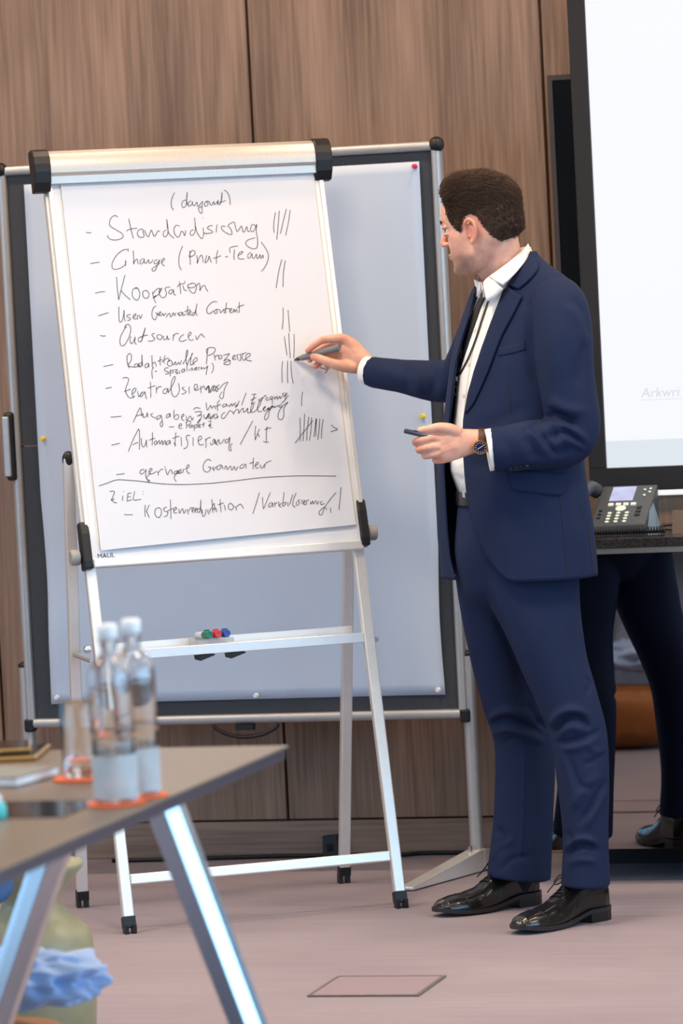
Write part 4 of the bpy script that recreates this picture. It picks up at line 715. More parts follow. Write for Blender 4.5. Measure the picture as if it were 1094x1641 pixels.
WOOL = mat('navy_wool', (29, 40, 68), .8, 0, .10, 900, bump=.12, bscale=1500, sheen=.0, spec=.18)
SKIN = None
def skin():
    m = bpy.data.materials.new('skin'); m.use_nodes = True; nt = m.node_tree; p = nt.nodes['Principled BSDF']
    at = nt.nodes.new('ShaderNodeAttribute'); at.attribute_name = 'stubble'; at2 = nt.nodes.new('ShaderNodeAttribute'); at2.attribute_name = 'flush'
    nz = nt.nodes.new('ShaderNodeTexNoise'); nz.inputs['Scale'].default_value = 45; nz.inputs['Detail'].default_value = 6; tc = nt.nodes.new('ShaderNodeTexCoord'); nt.links.new(tc.outputs['Object'], nz.inputs['Vector'])
    rp = nt.nodes.new('ShaderNodeValToRGB'); rp.color_ramp.elements[0].position = .35; rp.color_ramp.elements[1].position = .65
    rp.color_ramp.elements[0].color = (*lin((214, 156, 132)), 1); rp.color_ramp.elements[1].color = (*lin((228, 174, 150)), 1); nt.links.new(nz.outputs['Fac'], rp.inputs[0])
    mx = nt.nodes.new('ShaderNodeMixRGB'); mx.inputs[2].default_value = (*lin((208, 120, 98)), 1); nt.links.new(at2.outputs['Fac'], mx.inputs[0]); nt.links.new(rp.outputs[0], mx.inputs[1])
    n2 = nt.nodes.new('ShaderNodeTexNoise'); n2.inputs['Scale'].default_value = 900; nt.links.new(tc.outputs['Object'], n2.inputs['Vector'])
    mu = nt.nodes.new('ShaderNodeMath'); mu.operation = 'MULTIPLY'; nt.links.new(at.outputs['Fac'], mu.inputs[0]); nt.links.new(n2.outputs['Fac'], mu.inputs[1])
    mu2 = nt.nodes.new('ShaderNodeMath'); mu2.operation = 'MULTIPLY'; mu2.inputs[1].default_value = 1.15; mu2.use_clamp = True; nt.links.new(mu.outputs[0], mu2.inputs[0])
    m2 = nt.nodes.new('ShaderNodeMixRGB'); m2.inputs[2].default_value = (*lin((104, 76, 62)), 1); nt.links.new(mu2.outputs[0], m2.inputs[0]); nt.links.new(mx.outputs[0], m2.inputs[1])
    nt.links.new(m2.outputs[0], p.inputs['Base Color']); p.inputs['Roughness'].default_value = .5; p.inputs['Subsurface Weight'].default_value = .12; p.inputs['Subsurface Radius'].default_value = (.012, .005, .003); p.inputs['Subsurface Scale'].default_value = .6
    b = nt.nodes.new('ShaderNodeBump'); b.inputs['Strength'].default_value = .15; b.inputs['Distance'].default_value = .001; n3 = nt.nodes.new('ShaderNodeTexNoise'); n3.inputs['Scale'].default_value = 350; nt.links.new(tc.outputs['Object'], n3.inputs['Vector']); nt.links.new(n3.outputs['Fac'], b.inputs['Height']); nt.links.new(b.outputs[0], p.inputs['Normal'])
    return m
SKIN = skin()

# ---- head frame: x forward (face), y towards the camera side (his left), z up
HA = math.radians(25); HP = math.radians(8)
_hf = -math.cos(HA)*RT + math.sin(HA)*FW; HL = -math.sin(HA)*RT - math.cos(HA)*FW
HF = _hf*math.cos(HP) - UP*math.sin(HP); HZ = UP*math.cos(HP) + _hf*math.sin(HP); HO = P(770, 360, -.03)
def hw(p): p = np.asarray(p, float); return HO + p[..., 0:1]*HF + p[..., 1:2]*HL + p[..., 2:3]*HZ if p.ndim > 1 else HO + p[0]*HF + p[1]*HL + p[2]*HZ
HT = np.array([  # z, front x, back x, half width, front squareness
 (-.1135, .064, .030, .018), (-.110, .076, .008, .029), (-.101, .0845, -.006, .040), (-.089, .0850, -.016, .050), (-.077, .0815, -.028, .057), (-.066, .0855, -.045, .0625), (-.050, .0850, -.064, .066),
 (-.034, .0865, -.079, .0685), (-.018, .0865, -.088, .0705), (-.002, .0875, -.094, .0725), (.014, .0935, -.098, .0745), (.026, .0955, -.100, .0755), (.045, .0940, -.1005, .0760), (.065, .0880, -.098, .0740), (.083, .076, -.091, .068), (.098, .058, -.078, .057), (.108, .036, -.060, .042), (.1145, .006, -.034, .022)])
def head_shell(scale=0., nz_=64, nn=64, tab=HT):
    z = np.linspace(tab[0, 0], tab[-1, 0], nz_); cols = [np.interp(z, tab[:, 0], tab[:, i]) for i in range(1, 4)]
    for _ in range(2): cols = [np.r_[c[0], (c[:-2]+2*c[1:-1]+c[2:])/4, c[-1]] for c in cols]
    v = []; f = []
    for i in range(nz_):
        xf, xb, w_ = [c[i] for c in cols]; xm = (xf+xb)/2 - .012
        for k in range(nn):
            th = 2*math.pi*k/nn; c, s = math.cos(th), math.sin(th); rx = (xf-xm) if c > 0 else (xm-xb)
            e = .92 if c > 0 else 1.
            v.append((xm + rx*math.copysign(abs(c)**e, c), w_*math.copysign(abs(s)**e, s), z[i]))
    for i in range(nz_-1):
        for k in range(nn): f.append((i*nn+k, i*nn+(k+1) % nn, (i+1)*nn+(k+1) % nn, (i+1)*nn+k))
    f += [tuple(range(nn))[::-1], tuple(range((nz_-1)*nn, nz_*nn))]; v = np.array(v)
    return v, f
hv, hf_ = head_shell()
def gauss(v, c, s): return np.exp(-(((v-np.array(c))/np.array(s))**2).sum(1))
for sy in (1, -1):                                                  # eye sockets, cheekbones, temples, jaw corners
    hv[:, 0] -= .011*gauss(hv, (.082, sy*.033, .002), (.03, .017, .012))
    hv[:, 1] += sy*.004*gauss(hv, (.05, sy*.062, -.022), (.03, .03, .016))
    hv[:, 1] -= sy*.004*gauss(hv, (.06, sy*.068, .03), (.025, .03, .025))
    hv[:, 1] += sy*.005*gauss(hv, (.012, sy*.06, -.075), (.03, .03, .02))
hv[:, 0] += .004*gauss(hv, (.09, 0, .018), (.03, .045, .009))       # brow
body_parts = [(hw(hv), hf_)]
def hblob(c, r, ax=None):
    g = G(); g.ball((0, 0, 0), r, 20, 14); v = np.array(g.v)
    if ax is not None: v = v @ np.asarray(ax)
    return hw(v + np.array(c)), g.f
def htube(pts, r, n=12):
    g = G(); g.tube(cat_rom(pts, 5), np.interp(np.linspace(0, 1, (len(pts)-1)*5+1), np.linspace(0, 1, len(r)), r), n); return hw(np.array(g.v)), g.f
body_parts += [htube([(.088, 0, .010), (.0945, 0, -.003), (.0995, 0, -.015), (.1050, 0, -.026), (.1015, 0, -.033)], [.0062, .0074, .0080, .0086, .0070]),   # nose ridge and tip
    hblob((.094, .0090, -.031), (.010, .0070, .0060)), hblob((.094, -.0090, -.031), (.012, .0075, .0070)),
    hblob((.0865, 0, -.0590), (.0085, .021, .0052)), hblob((.0850, 0, -.0685), (.0085, .019, .0058)),            # lips
    hblob((.074, 0, -.097), (.0150, .020, .0135)),                                                               # chin
    hblob((.0745, .033, .0085), (.0135, .018, .0060)), hblob((.0745, -.033, .0085), (.0135, .018, .0060)),           # upper lids
    hblob((.0735, .033, -.0090), (.0120, .017, .0055)), hblob((.0735, -.033, -.0090), (.0120, .017, .0055))]
for sy in (1, -1):                                                  # ears: rim, inner fold, lobe, backing
    rim = [(.004, .072, -.012), (.006, .078, .010), (.003, .084, .026), (-.010, .089, .033), (-.022, .090, .026), (-.026, .0885, .010), (-.022, .085, -.008), (-.013, .081, -.022), (-.004, .077, -.029)]
    rim = [(a*.92+.002, sy*b, c*.92-.018) for a, b, c in rim]
    body_parts += [htube(rim, [.0040, .0042, .0046, .0050, .0050, .0046, .0044, .0050, .0055], 10), htube([(-.001, sy*.077, -.001), (-.010, sy*.082, -.009), (-.010, sy*.081, -.023), (-.001, sy*.077, -.030)], [.0036]*4, 10)]
    g = G(); g.ball((0, 0, 0), (.0155, .0035, .0255), 20, 14); v = np.array(g.v); a_ = math.radians(22)*sy
    v = np.stack([v[:, 0]*math.cos(a_)+v[:, 1]*math.sin(a_)*1, v[:, 1]*math.cos(a_)-v[:, 0]*math.sin(a_), v[:, 2]], -1)
    body_parts.append((hw(v+np.array([-.008, sy*.0775, -.016])), g.f)); body_parts.append(hblob((-.002, sy*.077, -.041), (.007, .0045, .008)))
body_parts.append(limb([(797, 372, -.03, 31, .052), (799, 395, -.025, 33, .054), (804, 418, -.018, 35, .057), (815, 445, -.005, 40, .062), (832, 480, 0, 52, .075)], 32, 6))   # neck
body_parts.append(limb([(772, 424, -.02, 14, .030), (783, 436, -.015, 17, .032), (792, 450, -.005, 17, .032), (806, 468, .01, 16, .03)], 20, 6))                              # throat

# ---- jacket rows: y, centre x, A (front-back), B (side)
JR = np.array([(404, 832, .031, .050), (420, 832, .038, .085), (436, 834, .053, .130), (450, 836, .068, .164), (464, 838, .081, .186), (482, 840, .095, .197), (507, 838, .112, .202), (547, 832, .126, .203), (580, 828, .133, .203), (640, 823, .137, .205), (690, 819, .140, .210), (745, 818, .146, .220), (800, 821, .150, .230), (850, 826, .153, .236), (890, 829, .154, .238), (923, 831, .154, .238)])
def jrow(y): return [np.interp(y, JR[:, 0], JR[:, i]) for i in (1, 2, 3)]
def jpt(y, th, cx, A, B, d=0.): return P(cx, y, d) + BF*A*math.cos(th) + BS_*B*math.sin(th)
CB, SB = math.cos(BYAW), math.sin(BYAW)
def th_of(px, cx, A, B):
    u = (px-cx)*mpx(0); amp = math.hypot(CB*A, SB*B); dl = math.atan2(SB*B, CB*A); return math.acos(max(-1, min(1, -u/amp))) - dl
NE = np.array([(404, 849), (420, 836), (440, 817), (462, 803), (514, 782), (552, 768), (590, 756), (628, 747), (666, 741), (700, 739), (745, 740), (780, 743), (815, 748), (845, 756), (870, 766), (892, 779), (908, 792), (917, 802), (923, 815)])
FE = np.array([(404, 842), (420, 815), (440, 785), (465, 766), (504, 754), (540, 742), (576, 733), (640, 725), (690, 719), (745, 712), (800, 715), (850, 718), (890, 722), (923, 730)])
ys = np.unique(np.r_[np.linspace(404, 500, 26), np.linspace(500, 923, 74)]); nth = 110; v = []; f = []
sm = [np.convolve(np.r_[[c[0]]*2, c, [c[-1]]*2], np.ones(5)/5, 'valid') for c in np.array([jrow(y) for y in ys]).T]
for j, y in enumerate(ys):
    cx, A, B = sm[0][j], sm[1][j], sm[2][j]; a = th_of(np.interp(y, NE[:, 0], NE[:, 1]), cx, A, B); b = th_of(np.interp(y, FE[:, 0], FE[:, 1]), cx, A, B)
    b = min(b, a-.12) + 2*math.pi if y > 430 else 2*math.pi - max(1.2, 1.9-(y-404)/40)*0 + min(b, a-.3)
    for i in range(nth+1):
        th = a + (b-a)*i/nth; e = .93; c, s = math.cos(th), math.sin(th)
        v.append(P(cx, y, 0) + BF*A*math.copysign(abs(c)**e, c) + BS_*B*math.copysign(abs(s)**e, s))
for j in range(len(ys)-1):
    for i in range(nth): q = j*(nth+1)+i; f.append((q, q+nth+1, q+nth+2, q+1))
jme = bpy.data.meshes.new('jacket'); jme.from_pydata([tuple(map(float, q)) for q in v], [], f); jme.update()
bm = bmesh.new(); bm.from_mesh(jme); bmesh.ops.recalc_face_normals(bm, faces=bm.faces)
cen = Vector(P(825, 700, 0))
if sum((q.calc_center_median()-cen).dot(q.normal) for q in list(bm.faces)[3000:3400]) < 0: bmesh.ops.reverse_faces(bm, faces=bm.faces)
bm.to_mesh(jme); bm.free(); jme.update()
folds(jme, [([(760, 690), (800, 672), (845, 650)], -.004, 9), ([(770, 712), (815, 700), (850, 690)], .004, 9), ([(850, 520), (850, 570), (862, 620)], -.007, 10), ([(930, 760), (925, 800), (935, 850)], -.006, 9), ([(915, 770), (912, 830), (915, 880)], .004, 12), ([(860, 800), (855, 850), (850, 900)], -.003, 22), ([(790, 790), (800, 840), (815, 900)], .003, 20), ([(745, 748), (800, 742), (850, 748)], -.005, 10), ([(865, 440), (890, 455), (905, 480)], .002, 8)])
JB = bvh_of(jme)
# sleeves
near_sl = [(886, 474, -.130, 40, .060), (896, 494, -.165, 46, .066), (901, 525, -.185, 47.5, .070), (903, 560, -.195, 47.5, .072), (906, 600, -.200, 46, .070), (913, 645, -.205, 45, .068), (918, 680, -.208, 44.5, .066), (908, 704, -.212, 43, .066), (882, 711, -.218, 41, .064), (850, 713, -.222, 40, .060), (815, 718, -.225, 37.5, .056), (787, 721, -.226, 36, .054)]
far_sl = [(795, 488, .165, 40, .06), (775, 530, .20, 40, .06), (752, 580, .26, 38, .058), (735, 607, .30, 36, .056), (705, 611, .335, 34.5, .052), (676, 608, .365, 31.5, .048), (645, 603, .40, 27.5, .044), (615, 599, .432, 26, .041), (591, 595.5, .458, 25, .039)]
def tube_mesh(name, rings, nseg=56, nper=14):
    v, f = limb(rings, nseg, nper); me = bpy.data.meshes.new(name); me.from_pydata([tuple(map(float, q)) for q in v], [], f)
    bm = bmesh.new(); bm.from_mesh(me); bmesh.ops.recalc_face_normals(bm, faces=bm.faces); bm.to_mesh(me); bm.free(); me.update(); return me
nsm = smooth_mesh('sleeve', [limb(near_sl, 40, 10)], .0045, 10)
folds(nsm, [([(800, 690), (840, 684), (880, 676)], .004, 6), ([(828, 740), (870, 738), (915, 734)], .004, 6), ([(845, 686), (862, 706), (880, 735)], .006, 5), ([(852, 684), (872, 704), (893, 732)], -.007, 4), ([(870, 674), (895, 690), (918, 720)], .006, 5), ([(842, 690), (870, 672), (900, 668), (930, 690)], -0.0117, 6), ([(860, 700), (890, 682), (920, 690), (945, 715)], 0.0091, 7), ([(880, 700), (905, 693), (935, 712)], -0.0104, 5), ([(885, 716), (910, 705), (935, 722)], 0.0078, 6), ([(895, 727), (915, 718), (935, 728)], -0.0078, 5), ([(838, 700), (850, 715), (860, 740)], -0.0065, 7), ([(822, 690), (835, 710), (842, 740)], 0.0052, 8), ([(800, 700), (815, 718), (820, 745)], -0.0039, 8),
    ([(880, 640), (905, 655), (940, 660)], 0.0078, 9), ([(875, 655), (900, 668), (925, 676)], -0.0078, 6), ([(915, 475), (935, 500), (944, 540)], -0.0052, 6), ([(905, 490), (928, 515), (938, 560)], 0.0052, 8), ([(943, 545), (930, 580), (925, 620)], -0.0052, 8), ([(895, 520), (890, 560), (895, 610)], 0.0039, 14)])
fsm = smooth_mesh('sleeve', [limb(far_sl, 36, 10)], 0.0078, 8)
folds(fsm, [([(640, 576), (652, 600), (650, 628)], -0.0052, 6), ([(662, 574), (672, 605), (668, 638)], 0.0052, 7), ([(690, 578), (695, 610), (688, 640)], -0.0065, 6), ([(610, 590), (640, 606), (680, 612)], 0.0039, 8), ([(705, 580), (712, 610), (705, 640)], 0.0039, 7)])
# trousers
near_leg = [(846, 880, -.060, 84, .10), (850, 925, -.075, 80, .098), (870, 1000, -.10, 63, .092), (887, 1060, -.11, 54, .085), (909, 1120, -.12, 49, .078), (927, 1180, -.13, 46, .073), (934, 1250, -.135, 42.5, .072), (938, 1340, -.14, 37, .072), (938, 1419, -.14, 40, .080)]
far_leg = [(806, 880, .055, 80, .10), (803, 930, .07, 73, .096), (808, 1007, .09, 65, .09), (813, 1064, .11, 57, .084), (824, 1120, .13, 53, .078), (838, 1175, .15, 49, .074), (841, 1233, .16, 48.5, .073), (838, 1316, .165, 48.5, .075), (831, 1407, .165, 52, .082)]
hips = [(830, 805, 0, 97, .135), (831, 840, 0, 101, .145), (832, 880, 0, 104, .155), (834, 915, 0, 100, .152), (837, 938, 0, 92, .142), (843, 965, 0, 64, .10), (849, 990, .0, 34, .055)]
tme = smooth_mesh('trousers', [limb(near_leg, 40, 8), limb(far_leg, 40, 8), limb(hips, 48, 8)], .0038, 22)
folds(tme, [([(889, 1176), (897, 1158), (912, 1149), (930, 1150), (946, 1166)], -.016, 5), ([(884, 1168), (893, 1147), (915, 1138), (940, 1146)], .011, 7), ([(893, 1180), (915, 1166), (938, 1172)], .008, 7), ([(862, 1150), (876, 1165), (888, 1176)], -.012, 5), ([(892, 1190), (912, 1188), (940, 1180), (962, 1170)], -.008, 5), ([(900, 1200), (925, 1198), (955, 1186)], .006, 6),
    ([(782, 1166), (798, 1154), (822, 1152), (850, 1164), (872, 1178)], -.015, 5), ([(783, 1160), (800, 1142), (830, 1140), (860, 1152)], .010, 7), ([(788, 1180), (812, 1168), (845, 1178), (870, 1190)], .010, 6), ([(800, 1192), (830, 1184), (860, 1196)], -.007, 5), ([(845, 1125), (858, 1150), (872, 1168)], -.008, 6),
    ([(975, 1250), (955, 1280), (930, 1318)], -.009, 5), ([(972, 1262), (955, 1295), (935, 1330)], .007, 6), ([(965, 1235), (940, 1262), (912, 1300)], .006, 8), ([(908, 1212), (928, 1258), (950, 1262)], -.006, 6), ([(898, 1205), (912, 1240), (922, 1290)], .006, 6), ([(935, 1225), (955, 1218), (972, 1205)], -.005, 5), ([(940, 1195), (958, 1205), (974, 1200)], .004, 5),
    ([(902, 1366), (916, 1350), (935, 1344), (958, 1352)], .009, 5), ([(905, 1374), (920, 1360), (938, 1355), (960, 1364)], -.013, 5), ([(908, 1386), (930, 1378), (958, 1382)], .006, 6), ([(905, 1330), (915, 1350), (908, 1372)], -.006, 5), ([(795, 1325), (806, 1345), (796, 1372)], -.008, 6), ([(784, 1378), (800, 1358), (822, 1345)], .006, 6), ([(800, 1395), (822, 1376), (850, 1372)], -.004, 5),
    ([(786, 940), (815, 1000), (845, 1070), (872, 1135)], .005, 5), ([(780, 950), (808, 1015), (838, 1085), (860, 1130)], -.009, 10), ([(839, 1195), (838, 1300), (832, 1395)], .003, 3), ([(934, 950), (940, 985), (946, 1015)], -.006, 4), ([(930, 1000), (940, 1040), (952, 1075)], .005, 5), ([(938, 1085), (946, 1096), (940, 1112)], -.006, 4), ([(900, 950), (905, 1030), (922, 1110)], .003, 8), ([(740, 960), (752, 1000), (760, 1060)], .003, 6), ([(948, 930), (951, 1000), (958, 1080), (966, 1180), (967, 1290), (966, 1405)], -.002, 2.2)])
# shirt body
SR = np.array([(440, 812, .05, .06), (455, 826, .064, .10), (470, 833, .076, .14), (490, 836, .092, .165), (520, 834, .106, .17), (560, 829, .114, .172), (600, 825, .118, .172), (650, 822, .120, .174), (700, 820, .124, .178), (735, 820, .131, .182), (752, 821, .132, .182), (768, 823, .124, .178), (790, 826, .116, .172), (812, 827, .114, .17)])
def ring_loft(rows, ny, nn=64, e=.95):
    v = []; f = []; yy = np.linspace(rows[0, 0], rows[-1, 0], ny)
    for y in yy:
        cx, A, B = [np.interp(y, rows[:, 0], rows[:, i]) for i in (1, 2, 3)]
        for k in range(nn): th = 2*math.pi*k/nn; c, s = math.cos(th), math.sin(th); v.append(P(cx, y, 0) + BF*A*math.copysign(abs(c)**e, c) + BS_*B*math.copysign(abs(s)**e, s))
    for i in range(ny-1):
        for k in range(nn): f.append((i*nn+k, i*nn+(k+1) % nn, (i+1)*nn+(k+1) % nn, (i+1)*nn+k))
    return v, f + [tuple(range(nn))[::-1], tuple(range((ny-1)*nn, ny*nn))]
sv, sf = ring_loft(SR, 80, 96)
shm = smooth_mesh('shirt', [(sv, sf)], .006, 6)
folds(shm, [([(745, 560), (752, 600), (745, 640)], .003, 5), ([(735, 640), (742, 670), (735, 700)], -.003, 5), ([(720, 735), (732, 745), (745, 740)], .004, 5), ([(722, 758), (735, 765), (742, 772)], -.004, 4), ([(770, 500), (760, 530), (757, 560)], -.003, 5)])
# ---- body under the clothes + hands
TR = SR.copy(); TR[:, 2] *= .86; TR[:, 3] *= .86
body_parts.append(ring_loft(TR, 40, 48))
sk = lambda rings, k: [(a, b, d, w_*k, r*k) for a, b, d, w_, r in rings]
body_parts += [limb(sk(near_sl[:-1], .66), 24, 6), limb(sk(far_sl[:-1], .66), 24, 6), limb(sk(near_leg[:-1], .72) + [(940, 1388, -.135, 19, .030)], 24, 5), limb(sk(far_leg[:-1], .72) + [(838, 1378, .165, 20, .030)], 24, 5), limb(sk(hips, .86), 32, 5)]
nd = -.226                                                          # near (left) hand with clicker
body_parts += [limb([(812, 712, nd, 18, .024), (785, 708, nd, 17.5, .023), (768, 706, nd, 18, .022), (750, 708, nd, 21, .0205), (730, 711.5, nd-.002, 25, .0185), (712, 714, nd-.003, 27.5, .0165), (700, 716, nd, 24, .014), (694, 717, nd+.004, 16, .010)], 28, 6),
    finger([(735, 694, nd-.004), (718, 687, nd-.012), (703, 684.5, nd-.014), (690, 687, nd-.010), (673, 690, nd-.004)], [11, 9.5, 7.6, 7.0, 5.8]),
    finger([(712, 702, nd-.004), (693, 702, nd-.008), (676, 705, nd-.006), (665, 708, nd+.008), (668, 711, nd+.026)], [8, 7.2, 6.6, 6.0, 5.2]),
    finger([(710, 714, nd-.006), (693, 716, nd-.010), (678, 719, nd-.004), (670, 721, nd+.010), (675, 722, nd+.030)], [8, 7.2, 6.6, 6.0, 5.2]),
    finger([(712, 725, nd-.004), (696, 728, nd-.006), (684, 730, nd+.002), (680, 731, nd+.018), (686, 731, nd+.034)], [7.8, 7.0, 6.2, 5.6, 5]),
    finger([(722, 733, nd), (708, 737, nd), (698, 738, nd+.008), (697, 737, nd+.022), (703, 735, nd+.034)], [7.2, 6.2, 5.4, 5, 4.4])]
fd = .475                                                           # far (right) hand with marker
body_parts += [limb([(622, 598, fd-.045, 14.5, .024), (600, 590, fd-.015, 14.5, .023), (588, 584, fd-.004, 15.5, .0225), (575, 576, fd, 19.5, .021), (562, 568, fd+.006, 24, .0195), (552, 563, fd+.010, 26, .0175), (546, 560, fd+.012, 21, .014)], 28, 6),
    finger([(574, 563, fd+.002), (562, 551, fd+.004), (549, 543, fd+.004), (532, 543, fd+.004), (517, 545, fd+.006), (505, 552, fd+.012), (493, 562, fd+.020)], [10, 9.5, 8.6, 7.2, 6.4, 5.8, 5.0]),
    finger([(580, 590, fd-.002), (566, 589, fd-.008), (551, 587, fd-.015), (537, 584, fd-.022), (521, 578, fd-.022), (510, 574, fd-.014), (502, 572, fd-.006)], [9.5, 10, 9.8, 8.8, 7.2, 7.0, 6.0]),
    finger([(550, 556, fd+.022), (532, 553, fd+.034), (514, 560, fd+.040), (502, 569, fd+.036), (496, 577, fd+.032)], [8, 7.2, 6.4, 5.8, 5.0]),
    finger([(552, 568, fd+.026), (536, 566, fd+.044), (520, 574, fd+.050), (510, 583, fd+.042), (505, 587, fd+.036)], [7.6, 6.8, 6.2, 5.6, 5.0]),
    finger([(556, 578, fd+.026), (542, 578, fd+.044), (530, 584, fd+.046), (524, 588, fd+.038)], [7, 6, 5.4, 4.8])]
bme = smooth_mesh('person', body_parts, .0026, 3, .5)
n = len(bme.vertices); co = np.empty(n*3); bme.vertices.foreach_get('co', co); co = co.reshape(-1, 3); q = co-HO; L3 = np.stack([q @ HF, q @ HL, q @ HZ], -1)
inh = (np.linalg.norm(L3*np.array([1, 1, .8]), axis=1) < .16)
beard = np.clip(1-np.abs((L3[:, 2]+.085)/.050)**2.2, 0, 1)*np.clip((L3[:, 0]-.004)/.03, 0, 1)*np.clip((.115-L3[:, 0])/.02, 0, 1)*inh
beard = np.maximum(beard, .7*gauss(L3, (.095, 0, -.050), (.014, .022, .007))*inh); beard *= 1 - .8*gauss(L3, (.09, 0, -.064), (.02, .018, .007))
flush = (gauss(L3, (-.008, .083, -.016), (.022, .016, .034))*.75 + gauss(L3, (.105, 0, -.028), (.02, .02, .016))*.35 + gauss(L3, (.07, .05, -.02), (.025, .03, .02))*.3)*inh
pxy = proj(co)
for cx, cy, s in ((664, 706, 9), (672, 722, 8), (694, 702, 7), (552, 542, 9), (498, 572, 9), (494, 562, 8), (505, 585, 8), (517, 545, 7), (703, 738, 7)): flush += .55*np.exp(-((pxy[:, 0]-cx)**2+(pxy[:, 1]-cy)**2)/s**2)*(~inh)
for nm, val in (('stubble', beard), ('flush', np.clip(flush, 0, 1))): a_ = bme.attributes.new(nm, 'FLOAT', 'POINT'); a_.data.foreach_set('value', val.astype(np.float32))
folds(bme, [([(724, 698), (712, 701), (700, 706)], .0012, 3), ([(735, 715), (715, 722), (700, 728)], .0010, 3), ([(730, 704), (715, 712), (702, 716)], -.0010, 3), ([(575, 566), (562, 556), (552, 548)], .0010, 3)])
man = link('person', bme, SKIN, None, True)
tag(man, 'man in navy suit writing on the flipchart with a grey marker', 'person')
# eyes, brows
EYE = mat('eye_white', (196, 186, 180), .25); IRIS = mat('iris', (70, 84, 96), .2); HAIRM = None
for sy in (1, -1):
    c = hw(np.array([.0690, sy*.033, 0.])); gz = HF*math.cos(.35) + HL*sy*math.sin(.35); gx = np.cross(HZ, gz); e = G().ball(c, .0118, 24, 16, np.array([HL, HZ, HF])).obj('eye', EYE, man, smooth=True)
    G().lathe([(.0064, .0102), (.0046, .0116), (0, .0123)], 20, c, np.array([gx, HZ, gz])).obj('iris', IRIS, e, smooth=True)
    G().lathe([(.0030, .0119), (0, .0125)], 16, c, np.array([gx, HZ, gz])).obj('pupil', BLACKP, e, smooth=True)
    G().tube([hw(np.array([.0695, sy*.033, 0.]) + .0124*np.array([math.cos(a_)*.95, sy*math.sin(a_), .30-.12*abs(a_)])) for a_ in np.linspace(-.9, 1.1, 14)], .0009, 5).obj('eyelash', BLACKP, man, smooth=True)
    g = G()
    for k in range(60):
        t_ = random.random(); y = .012 + t_*.040; b0 = np.array([.0930-.60*max(0, y-.018)**1.25*1.9, sy*y, .017+.006*math.sin(min(1, t_*1.3)*2.4)+random.uniform(-.0026, .0026)])
        g.tube([hw(b0), hw(b0+np.array([.0012, sy*.004, .0014])), hw(b0+np.array([-.0006, sy*.008, .0010]))], [.0008, .0006, .0002], 4)
    g.obj('eyebrow', mat('brow_hair', (62, 46, 38), .6), man, weld=False)
# ---- clothes
trs = link('trousers', tme, WOOL, man, True)
shirt = link('shirt', shm, mat('white_cotton', (238, 236, 232), .8, 0, .02, 200, bump=.1, bscale=900, sheen=.1, spec=.2), man, True); COT = MATS['white_cotton']
SHBV = bvh_of(shm)
jk = link('jacket', jme, WOOL, man, True); md = jk.modifiers.new('thick', 'SOLIDIFY'); md.thickness = .004; md.offset = -1
s1 = link('sleeve', nsm, WOOL, jk, True); s2 = link('sleeve', fsm, WOOL, jk, True); NSB = bvh_of(nsm)
LIN = mat('jacket_seam_thread', (26, 30, 48), .8)
lp = patch(JB, [(806, 454), (796, 476), (781, 514), (766.5, 552), (754.6, 590), (745, 628), (740, 664)], [(836, 475), (822, 503), (802, 541), (788, 578), (776, 608), (757, 648), (741, 666)], .006, .004, 40, 10, lambda a, b: .006*math.sin(math.pi*min(1, b*1.2)) * (1-a*.6) + .003*(1-a))
lp.obj('lapel', WOOL, jk, smooth=True)
cl = patch(JB, [(848, 402), (833, 420), (817, 438), (806, 453)], [(856, 405), (863, 426), (850, 446), (831, 463)], .008, .004, 24, 8, lambda a, b: .008*math.sin(math.pi*min(1, b*1.1)))
cl.obj('collar', WOOL, jk, smooth=True)
fl_ = patch(JB, [(770, 468), (757, 504), (744, 540), (736, 576), (727, 640), (721, 688)], [(759, 463), (750, 488), (739, 525), (730, 562), (720, 640), (714, 690)], .004, .003, 30, 6); fl_.obj('lapel', WOOL, jk, smooth=True)
pk = patch(JB, [(815, 752), (840, 753), (870, 755), (909, 758)], [(817, 772), (824, 785), (850, 789), (892, 794), (904, 789), (909, 774)], .004, .004, 30, 6, lambda a, b: .002*b); pk.obj('pocket_flap', WOOL, jk, smooth=True)
bpk = patch(JB, [(796, 558), (820, 553), (841, 546)], [(798, 571), (820, 567), (842, 561)], .0012, .002, 16, 4); bpk.obj('breast_pocket', WOOL, jk, smooth=True)
def seam(b, pts, w_, off, name, m, par):
    Q = cat_rom(pts, 8); d = np.gradient(Q, axis=0); d /= np.hypot(*d.T)[:, None]; nn = np.stack([-d[:, 1], d[:, 0]], -1)*w_/2
    patch(b, Q-nn, Q+nn, off, .0006, len(Q)*2, 1).obj(name, m, par, smooth=False)
seam(JB, [(897, 795), (902, 840), (906, 880), (909, 918)], 1.6, .0012, 'side_seam', LIN, jk); seam(JB, [(812, 612), (816, 640), (819, 672)], 1.4, .0012, 'front_dart', LIN, jk); seam(JB, [(750, 781), (758, 780), (764, 780)], 1.6, .0015, 'buttonhole', LIN, jk); seam(JB, [(944, 850), (948, 880), (951, 912)], 2.4, .0015, 'back_vent', LIN, jk)
seam(JB, [(816, 751), (860, 753), (910, 757)], 2., .0055, 'pocket_welt', LIN, jk)
NAVB = mat('dark_horn_button', (40, 44, 58), .25)
for i in range(4):
    p, nn = hit(NSB, 818+8.5*i, 751.5-1.6*i)
    if p is not None:
        nn = np.asarray(nn); a1 = np.cross(nn, UP); a1 /= np.linalg.norm(a1); AX = np.array([a1, np.cross(nn, a1), nn])
        b_ = G().lathe([(.0072, 0), (.0078, .002), (.0074, .0042), (.0058, .0036), (0, .0034)], 20, p, AX).obj('cuff_button', NAVB, jk, auto=.6)
